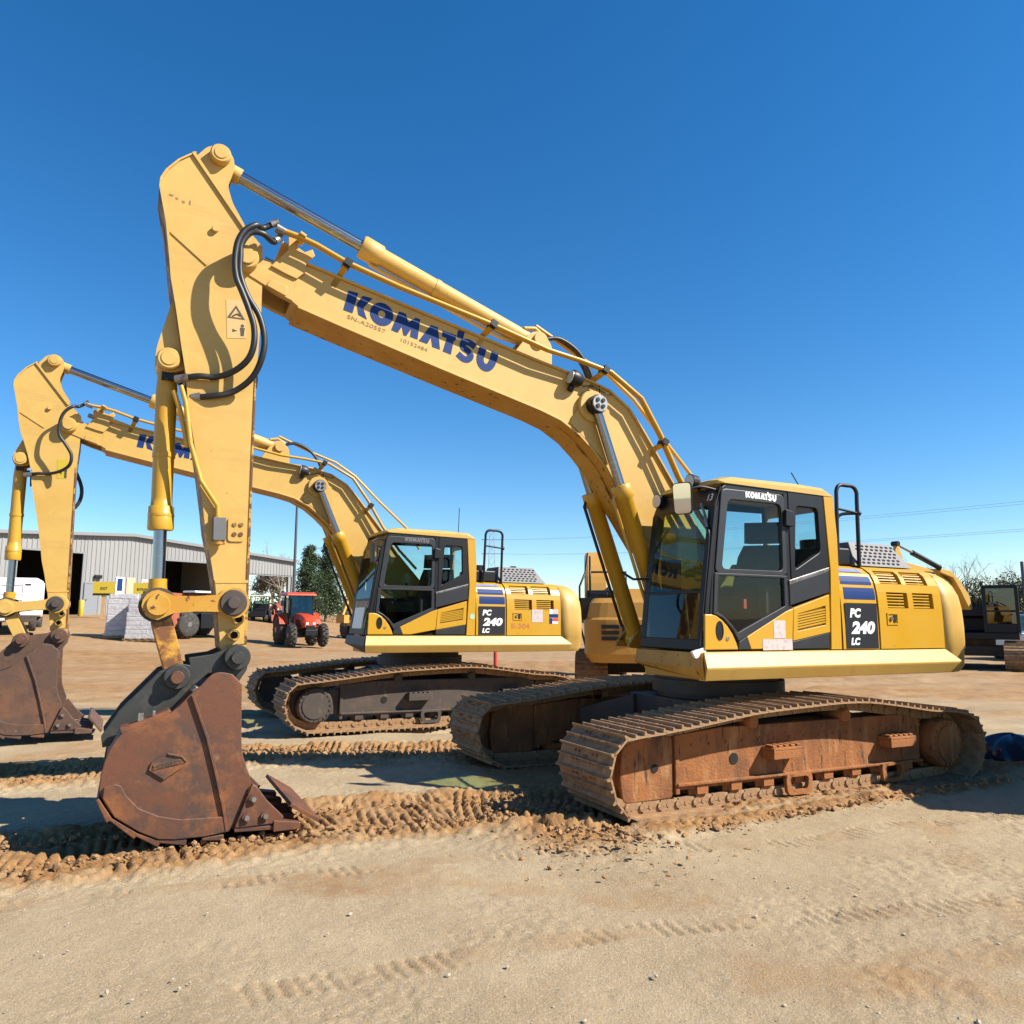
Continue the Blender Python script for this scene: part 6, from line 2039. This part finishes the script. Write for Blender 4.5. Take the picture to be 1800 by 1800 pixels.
def shed():
    t = thing('steel_shed', 'long pale grey ribbed steel shed with dark open doorways at the left', 'shed', (BX, BY, BZ), (0, 0, BA))
    top = lambda s: 5.67 - abs(s) * 0.0625

    def wall(s0, s1, z0, ztop=None, y=0.0):
        def f(b):
            vs, n = [], 0
            s = s0
            while s < s1 - 1e-6:
                for ds, dy in ((0, 0), (0.20, 0), (0.225, -0.04), (0.29, -0.04), (0.315, 0)):
                    q = min(s + ds, s1)
                    vs.append((q, y + dy))
                s += 0.315
            vs.append((s1, y))
            pts = [(q, yy, z0) for q, yy in vs] + [(q, yy, (top(q) if ztop is None else ztop)) for q, yy in vs]
            m = len(vs)
            b.add(pts, [(i, i + 1, m + i + 1, m + i) for i in range(m - 1)])
        return f
    for a, c, z in ((-15.4, -7.62, -1.2), (-7.62, -3.38, 4.1), (-3.38, 2.69, -1.2), (2.69, 8.4, 4.0), (8.4, 15.36, 3.42)):
        part('wall_panel', [SID], wall(a, c, z), t)
    part('back_wall', [SID], wall(-15.4, 10.3, -1.2, 4.7, 26), t)
    part('side_wall', [SID], lambda b: b.bb(10.25, 10.35, 0.1, 26, -1.2, 4.9), t)
    part('side_wall', [SID], lambda b: b.bb(-15.4, -15.3, 0.1, 26, -1.2, 4.6), t)
    part('inner_wall', [HOLE], lambda b: b.bb(-15.2, 10.2, 9.0, 9.1, -1.2, 5.0), t)  # blackened wall: the shade behind the doorways is put into its colour
    for s in (-1, 1):
        part('roof', [SID], lambda b: b.loft([[(0, -0.3, 5.70), (0, 26.2, 5.70), (0, 26.2, 5.78), (0, -0.3, 5.78)], [(s * 15.6, -0.3, 5.70 - 15.6 * .0625), (s * 15.6, 26.2, 5.70 - 15.6 * .0625), (s * 15.6, 26.2, 5.78 - 15.6 * .0625), (s * 15.6, -0.3, 5.78 - 15.6 * .0625)]]), t)
        part('roof_trim', [TRIM], lambda b: b.loft([[(0, -0.36, 5.58), (0, -0.30, 5.58), (0, -0.30, 5.80), (0, -0.36, 5.80)], [(s * 15.6, -0.36, 5.58 - 15.6 * .0625), (s * 15.6, -0.30, 5.58 - 15.6 * .0625), (s * 15.6, -0.30, 5.80 - 15.6 * .0625), (s * 15.6, -0.36, 5.80 - 15.6 * .0625)]]), t)
    for s, y in ((8.5, 0.05), (14.9, 0.05), (15.3, 0.05), (11.2, 14), (15.2, 25)):
        part('post', [SID], lambda b: b.bb(s - 0.13, s + 0.13, y, y + 0.25, -1.3, 4.0), t)
    part('canopy_beam', [TRIM], lambda b: b.bb(8.5, 15.3, 0.03, 0.20, 3.30, 3.42), t)
    part('canopy_ceiling', [TRIM], lambda b: b.bb(10.4, 15.5, 0.3, 26, 4.2, 4.3), t)
    for a, c, z in ((-7.62, -3.38, 4.1), (2.69, 8.4, 4.0)):
        part('door_trim', [TRIM], lambda b: [b.bb(a - 0.1, a + 0.05, -0.06, 0.02, -1.2, z + 0.12), b.bb(c - 0.05, c + 0.1, -0.06, 0.02, -1.2, z + 0.12), b.bb(a + 0.05, c - 0.05, -0.06, 0.02, z, z + 0.12)], t)
    d = part('door', [DOOR], lambda b: b.bb(-3.15, -2.20, -0.075, -0.045, -0.3, 2.05), t)
    part('door_frame', [TRIM], lambda b: b.ring([(-3.22, -0.35), (-2.13, -0.35), (-2.13, 2.13), (-3.22, 2.13)], [(-3.14, -0.3), (-2.21, -0.3), (-2.21, 2.05), (-3.14, 2.05)], -0.10, -0.042), d)
    part('door_handle', [STL], lambda b: b.cyl((-3.03, -0.13, 0.95), (-3.03, -0.075, 0.95), 0.06, n=8), d)
    part('wall_lamp', [BLK], lambda b: b.box((-2.35, -0.15, 2.55), (0.5, 0.2, 0.25)), t, bevel=0.03)
    part('poster', [WPA, BLUE], lambda b: [b.bb(-1.0, -0.35, -0.055, -0.045, 1.3, 2.6, 0), b.bb(-0.90, -0.5, -0.060, -0.056, 1.6, 2.5, 1)], t)
    part('poster', [mat('peach_print', (0.55, 0.36, 0.24), 0.6)], lambda b: b.bb(-0.2, 0.45, -0.055, -0.045, 0.2, 2.6), t)
    part('poster', [WPA, REDP], lambda b: [b.bb(0.95, 1.5, -0.055, -0.045, 1.3, 2.5, 0), b.bb(1.0, 1.45, -0.060, -0.056, 1.7, 2.3, 1)], t)


shed()


def sign(label, word, loc, yaw):
    t = thing('sign', label, 'sign', loc, (0, 0, R(yaw)))
    part('post', [WOOD], lambda b: b.bb(-0.11, 0.11, 0.0, 0.10, -0.3, 1.55), t)
    part('board', [SGN, BLK], lambda b: [b.bb(-0.62, 0.62, -0.05, -0.01, 1.40, 2.28, 0), b.bb(-0.60, 0.60, -0.056, -0.051, 1.42, 1.55, 1)], t)
    part('lettering', [BLK], lambda b: lettering(b, word, lambda s, u: (-0.21 * len(word) / 4.2 + s, -0.054, 1.76 + u), 0.42 * len(word) / 4.2, 0.18, bold=0.03), t)


sign('yellow and black EXIT sign on a timber post before the grey door', 'EXIT', on(-25.9, 48), 20)
sign('yellow and black ENTRANCE sign partly behind the bucket cylinder', 'ENTRANCE', on(-24.35, 50), 20)
tag(part('bollard', [SGN], lambda b: b.cyl((0, 0, -0.3), (0, 0, 1.05), 0.16, n=16, ch=0.04), None, on(-28.4, 50)), 'yellow steel bollard at the edge of the shed doorway', 'bollard')
tag(part('light_pole', [POLE], lambda b: [b.cyl((0, 0, -1), (0, 0, 10.2), 0.15, 0.09, n=10), b.bb(-0.5, 0.5, -0.1, 0.1, 10.1, 10.25)], None, on(-17.9, 62)), 'tall dark light pole at the right corner of the shed', 'pole')
tag(part('red_stake', [REDP], lambda b: b.cyl((0, 0, -0.1), (0, 0, 0.75), 0.06, n=10), None, on(-0.52, 24)), 'short red marker stake beyond the tracks of the rear excavator', 'stake')


def cart():
    t = thing('golf_cart', 'small cart with a flat white roof near the shed canopy', 'cart', on(-19.9, 60.0), (0, 0, R(-80)))
    part('body', [BLK], lambda b: [b.bb(-0.9, 1.3, -0.6, 0.6, 0.35, 0.8), b.bb(-0.7, 0.2, -0.55, 0.55, 0.8, 1.0), b.bb(-0.8, -0.65, -0.55, 0.55, 1.0, 1.4)], t, bevel=0.04)
    part('roof', [WPA], lambda b: [b.bb(-1.0, 1.0, -0.65, 0.65, 1.95, 2.03)], t, bevel=0.03)
    for x in (-0.8, 0.8):
        for y in (-0.55, 0.55):
            part('post', [BLK], lambda b: b.tube([(x, y, 0.8), (x, y, 1.95)], 0.03, 6), t)
    for x in (-0.7, 1.0):
        for y in (-0.6, 0.6):
            part('wheel', [TYRE], lambda b: b.cyl((x, y - 0.1, 0.25), (x, y + 0.1, 0.25), 0.25, n=16), t)


cart()


def tarp():
    b = MB()
    n, m = 20, 40
    r_ = random.Random(3)
    ph = [(r_.uniform(0, 6), r_.randint(2, 6), r_.uniform(.03, .10)) for _ in range(6)]
    vs = []
    for i in range(n + 1):
        a = PI / 2 * i / n
        for j in range(m):
            t = 2 * PI * j / m
            k = 1 + sum(w * math.sin(q * t + p + 2.0 * a) for p, q, w in ph)
            vs.append((0.42 * math.cos(a) * math.cos(t) * k, 0.28 * math.cos(a) * math.sin(t) * k, 0.26 * math.sin(a) * (0.75 + 0.35 * k) - 0.02))
    b.add(vs, [(i * m + j, i * m + (j + 1) % m, (i + 1) * m + (j + 1) % m, (i + 1) * m + j) for i in range(n) for j in range(m)], 0, True)
    o = bpy.data.objects.new('plastic_bundle', b.mesh('plastic_bundle', [TARP]))
    COL.objects.link(o)
    o.location = on(6.1, 9.45)
    tag(o, 'dark blue crumpled plastic bundle lying on the soil at the right edge', 'bundle')


tarp()


def container():  # added out-of-view box that throws the shadow over the near track's rear
    t = thing('added_shade_container', 'unseen dark grey corrugated steel container added at the right to cast shadow on the near track', 'container', (6.85, 6.0, 0), (0, 0, R(2)))
    w, l, h = 2.4, 3.4, 2.9

    def side(L):
        def f(b):
            prof = []
            s = 0
            while s < L - 0.01:
                for ds, dy in ((0, 0), (0.10, 0), (0.14, 0.04), (0.24, 0.04)):
                    if s + ds < L:
                        prof.append((s + ds, dy))
                s += 0.28
            prof.append((L, 0))
            m = len(prof)
            b.add([(x, y, 0.12) for x, y in prof] + [(x, y, h - 0.1) for x, y in prof], [(i, i + 1, m + i + 1, m + i) for i in range(m - 1)])
        return f
    part('wall_panel', [CONT], side(l), t, (0.03, l, 0), (0, 0, R(-90)))
    part('wall_panel', [CONT], side(l), t, (w - 0.03, 0, 0), (0, 0, R(90)))
    part('wall_panel', [CONT], side(w), t, (0, 0.03, 0), (0, 0, 0))
    part('wall_panel', [CONT], side(w), t, (w, l - 0.03, 0), (0, 0, PI))
    part('frame', [CONT], lambda b: [b.bb(x, x + 0.1, y, y + 0.1, 0, h) for x in (0, w - 0.1) for y in (0, l - 0.1)] + [b.bb(0.1, w - 0.1, y, y + 0.08, z, z + 0.12) for y in (0, l - 0.08) for z in (0, h - 0.12)] + [b.bb(x, x + 0.08, 0.1, l - 0.1, z, z + 0.12) for x in (0, w - 0.08) for z in (0, h - 0.12)], t)
    part('roof', [CONT], lambda b: b.bb(0.08, w - 0.08, 0.08, l - 0.08, h - 0.06, h - 0.02), t)


container()


# ------------------------------------------------------------------ trees
def leaves(name, pts, size, m, parent, flat=0.6):
    n = len(pts)
    P = np.array(pts)
    a = rng.normal(size=(n, 3))
    a /= np.linalg.norm(a, axis=1)[:, None]
    c = rng.normal(size=(n, 3))
    c -= (c * a).sum(1)[:, None] * a
    c /= np.linalg.norm(c, axis=1)[:, None]
    s = size * rng.uniform(0.5, 1.3, (n, 1))
    V = np.stack([P - a * s, P + c * s * flat, P + a * s, P - c * s * flat], 1).reshape(-1, 3)
    me = bpy.data.meshes.new(name)
    me.from_pydata(V.tolist(), [], (np.arange(n)[:, None] * 4 + np.arange(4)).tolist())
    me.materials.append(m)
    o = bpy.data.objects.new(name, me)
    COL.objects.link(o)
    o.parent = parent
    return o


def evergreen(loc, h, r, label, seed, group):
    t = thing('evergreen_tree', label, 'tree', loc, group=group)
    part('trunk', [BARK], lambda b: b.tube([(0, 0, -0.5), (0.03, 0, h * 0.4), (0, 0, h * 0.97)], [0.16, 0.11, 0.02], 8), t)
    q = np.random.default_rng(seed)
    pts = []
    nb = 150
    for i in range(nb):
        u = q.random() ** 0.8
        z = h * (0.08 + 0.9 * u)
        rad = r * (1 - u) ** 0.62 * q.uniform(0.65, 1.12) + 0.08
        a = q.uniform(0, 2 * PI)
        cx, cy = rad * math.cos(a), rad * math.sin(a)
        k = int(90 + 60 * (1 - u))
        f = q.random(k) ** 0.6
        pts += list(np.stack([cx * f, cy * f, z + (1 - f) * 0.15 + 0.15 * f * f], 1) + q.normal(0, 0.16 + 0.12 * (1 - u), (k, 3)))
    leaves('crown', pts, 0.085, PINE, t)


def branch(b, p, d, L, r, depth, q, tips):
    n = 4
    pts = [p]
    cur, dr = Vector(p), Vector(d)
    for i in range(n):
        dr = (dr + Vector(q.normal(0, 0.13, 3)) + Vector((0, 0, 0.05))).normalized()
        cur = cur + dr * (L / n)
        pts.append(cur.copy())
    b.tube(pts, [r * (1 - 0.5 * i / n) for i in range(n + 1)], 5 if depth > 1 else 3)
    tips.append(cur.copy())
    if depth == 0:
        return
    for i in range(q.integers(3, 5)):
        k = q.integers(1, n + 1)
        nd = (dr + Vector(q.normal(0, 0.55, 3)) + Vector((0, 0, 0.12))).normalized()
        branch(b, pts[k], nd, L * q.uniform(0.55, 0.78), r * 0.5, depth - 1, q, tips)


def bare_tree(loc, h, label, seed, group, leafy=None, depth=4):
    t = thing('bare_tree', label, 'tree', loc, group=group)
    q = np.random.default_rng(seed)
    tips = []
    part('trunk', [BARK], lambda b: b.tube([(0, 0, -0.4), (0.05, 0, h * 0.2), (0.0, 0.05, h * 0.36)], [0.035 * h ** 0.8, 0.028 * h ** 0.8, 0.022 * h ** 0.8], 7), t)

    def cr(b):
        for i in range(4):
            a = i * 1.57 + q.uniform(-.4, .4)
            branch(b, (0, 0, h * q.uniform(0.26, 0.36)), (0.55 * math.cos(a), 0.55 * math.sin(a), 0.9), h * 0.30, 0.016 * h ** 0.8, depth, q, tips)
    part('branches', [TWIG], cr, t)
    if leafy:
        pts = []
        for p in tips:
            pts += list(np.array(p) + q.normal(0, 0.3, (leafy, 3)))
        leaves('crown', pts, 0.13, OLIV, t)


def bush(loc, rx, h, label, seed, group, m=HEDG, n=11000):
    t = thing('evergreen_bush', label, 'bush', loc, group=group)
    part('stem', [BARK], lambda b: [b.tube([(x, 0, -0.3), (x * 1.5, 0.1, h * 0.5)], [0.07, 0.03], 6) for x in (-0.2, 0.0, 0.25)], t)
    q = np.random.default_rng(seed)
    cs = np.stack([q.uniform(-rx, rx, 45), q.uniform(-rx * 0.7, rx * 0.7, 45), q.uniform(0.15, 1, 45) ** 0.8 * h], 1)
    cs[:, 2] *= np.clip(1.15 - (cs[:, 0] / rx) ** 2 * 0.45, 0.4, 1.1)
    pts = cs[q.integers(0, 45, n)] + q.normal(0, 0.30, (n, 3)) * (1, 1, 0.8)
    leaves('crown', pts, 0.065, m, t)


evergreen(on(-20.1, 75), 7.2, 2.0, 'dark evergreen with a broad crown, left of the pair beyond the shed', 11, 'evergreens beyond the shed')
evergreen(on(-18.9, 77), 7.7, 2.0, 'dark evergreen with the taller pointed top, right of the pair beyond the shed', 12, 'evergreens beyond the shed')
TG = 'bare trees behind the yard'
bare_tree(on(-16.6, 79), 7.5, 'bare grey tree just right of the two dark evergreens', 21, TG)
bare_tree(on(-14.8, 85), 8.0, 'bare grey tree behind the yellow backhoe', 25, TG)
bare_tree(on(-29.5, 96), 9.5, 'bare tree whose twigs rise above the shed roof at its low end', 22, TG)
bare_tree(on(-31.0, 98), 7.0, 'brown leafed tree seen under the shed canopy', 23, TG, leafy=14)
bare_tree(on(-27.5, 99), 6.0, 'thin bare tree seen at the outer post of the canopy', 24, TG)
bare_tree(on(25.2, 45), 5.2, 'bare spreading tree above the engine cover of the front excavator', 31, TG)
bare_tree(on(27.3, 46), 6.0, 'tall thin bare tree between the front excavator and the black machine', 32, TG)
bare_tree(on(28.8, 44), 5.0, 'low bare tree with arching boughs above the black machine', 33, TG)
bare_tree(on(31.5, 47), 5.6, 'many twigged winter tree at the right edge behind the black machine', 34, TG)
bare_tree(on(33.5, 48), 5.6, 'winter tree beyond the right edge of the yard', 35, TG)
BG = 'evergreen bushes along the right edge of the yard'
for x, y, rx, h, l in ((24.5, 43, 1.8, 3.2, 'dark evergreen bush behind the counterweight of the front excavator'), (27.3, 42, 1.7, 3.3, 'tall dark evergreen bush left above the black machine'), (30.2, 42.5, 1.9, 3.0, 'olive green bush directly behind the cab of the black machine'), (33.0, 43, 2.0, 3.4, 'wide evergreen bush at the right edge behind the white pickup'), (21.0, 44, 2.0, 2.4, 'evergreen bush hidden behind the engine of the front excavator')):
    bush(on(x, y), rx, h, l, int(x * 7), BG, HEDG if h > 3.1 else OLIV)


def far_woods():
    q = np.random.default_rng(77)
    pts = []
    for _ in range(420):
        a = q.uniform(-0.95, 0.95)
        d = q.uniform(170, 230)
        x, y = d * math.sin(a), d * math.cos(a)
        h = q.uniform(2.5, 5.5)
        k = 70
        z = q.random(k) * h
        pts += list(np.stack([x + q.normal(0, 2.0, k), y + q.normal(0, 2.0, k), gzf(x, y) + z], 1))
    o = leaves('far_woods', pts, 0.5, HEDG, None)
    o['kind'] = 'stuff'


far_woods()


# ------------------------------------------------------------------ pylon and power lines
def pylon():
    t = thing('lattice_pylon', 'thin steel lattice pylon far off behind the rear excavator', 'pylon', (-4.3, 160, 0))
    H = 20.0

    def f(b):
        w = lambda z: 1.0 - 0.55 * z / H
        zs = np.linspace(0, H, 13)
        for i in range(12):
            a, c = w(zs[i]), w(zs[i + 1])
            for (sx, sy) in ((1, 1), (1, -1), (-1, -1), (-1, 1)):
                b.tube([(sx * a, sy * a, zs[i]), (sx * c, sy * c, zs[i + 1])], 0.06, 4)
            for (p, q_) in (((1, 1), (-1, 1)), ((-1, 1), (-1, -1)), ((-1, -1), (1, -1)), ((1, -1), (1, 1))):
                b.tube([(p[0] * a, p[1] * a, zs[i]), (q_[0] * c, q_[1] * c, zs[i + 1])], 0.035, 4)
    part('lattice', [GALV], f, t)
    for z in (15.0, 18.0):
        part('cross_arm', [GALV], lambda b: b.tube([(-2.2, 0, z), (2.2, 0, z)], 0.08, 5), t)


pylon()
tag(part('utility_pole', [BARK], lambda b: [b.cyl((0, 0, -1), (0, 0, 12.0), 0.16, 0.11, n=10), b.bb(-1.2, 1.2, -0.06, 0.06, 11.0, 11.15), b.bb(-1.2, 1.2, -0.06, 0.06, 8.7, 8.85)], None, on(52.9, 50)), 'timber utility pole carrying the power lines beyond the right edge', 'pole')
tag(part('utility_pole', [POLE], lambda b: [b.cyl((0, 0, -0.5), (0, 0, 4.6), 0.10, 0.08, n=10)], None, on(27.1, 40)), 'dark slender pole at the right edge among the trees', 'pole')
for (z0, z1, dx, wl_) in ((18.0, 11.2, -1.1, 'thin power line, second from the top of the four crossing the sky'), (18.0, 11.2, 1.1, 'thin power line, topmost of the four crossing the sky'), (15.0, 8.9, -1.1, 'thin power line, lowest of the four crossing the sky'), (15.0, 8.9, 1.1, 'thin power line, third from the top of the four crossing the sky')):
    def wire_(b):
        A_, B_ = Vector((-4.3 + dx * 1.8, 160, z0)), Vector((52.9 + dx, 50, z1 + gzf(52.9, 50)))
        P = []
        for i in range(25):
            u = i / 24
            p = A_.lerp(B_, u)
            p.z -= 4 * 1.1 * u * (1 - u)
            P.append(p)
        b.tube(P, 0.014, 4)
    tag(part('power_line', [GALV], wire_), wl_, 'power line', 'power lines between the pylon and the timber pole')
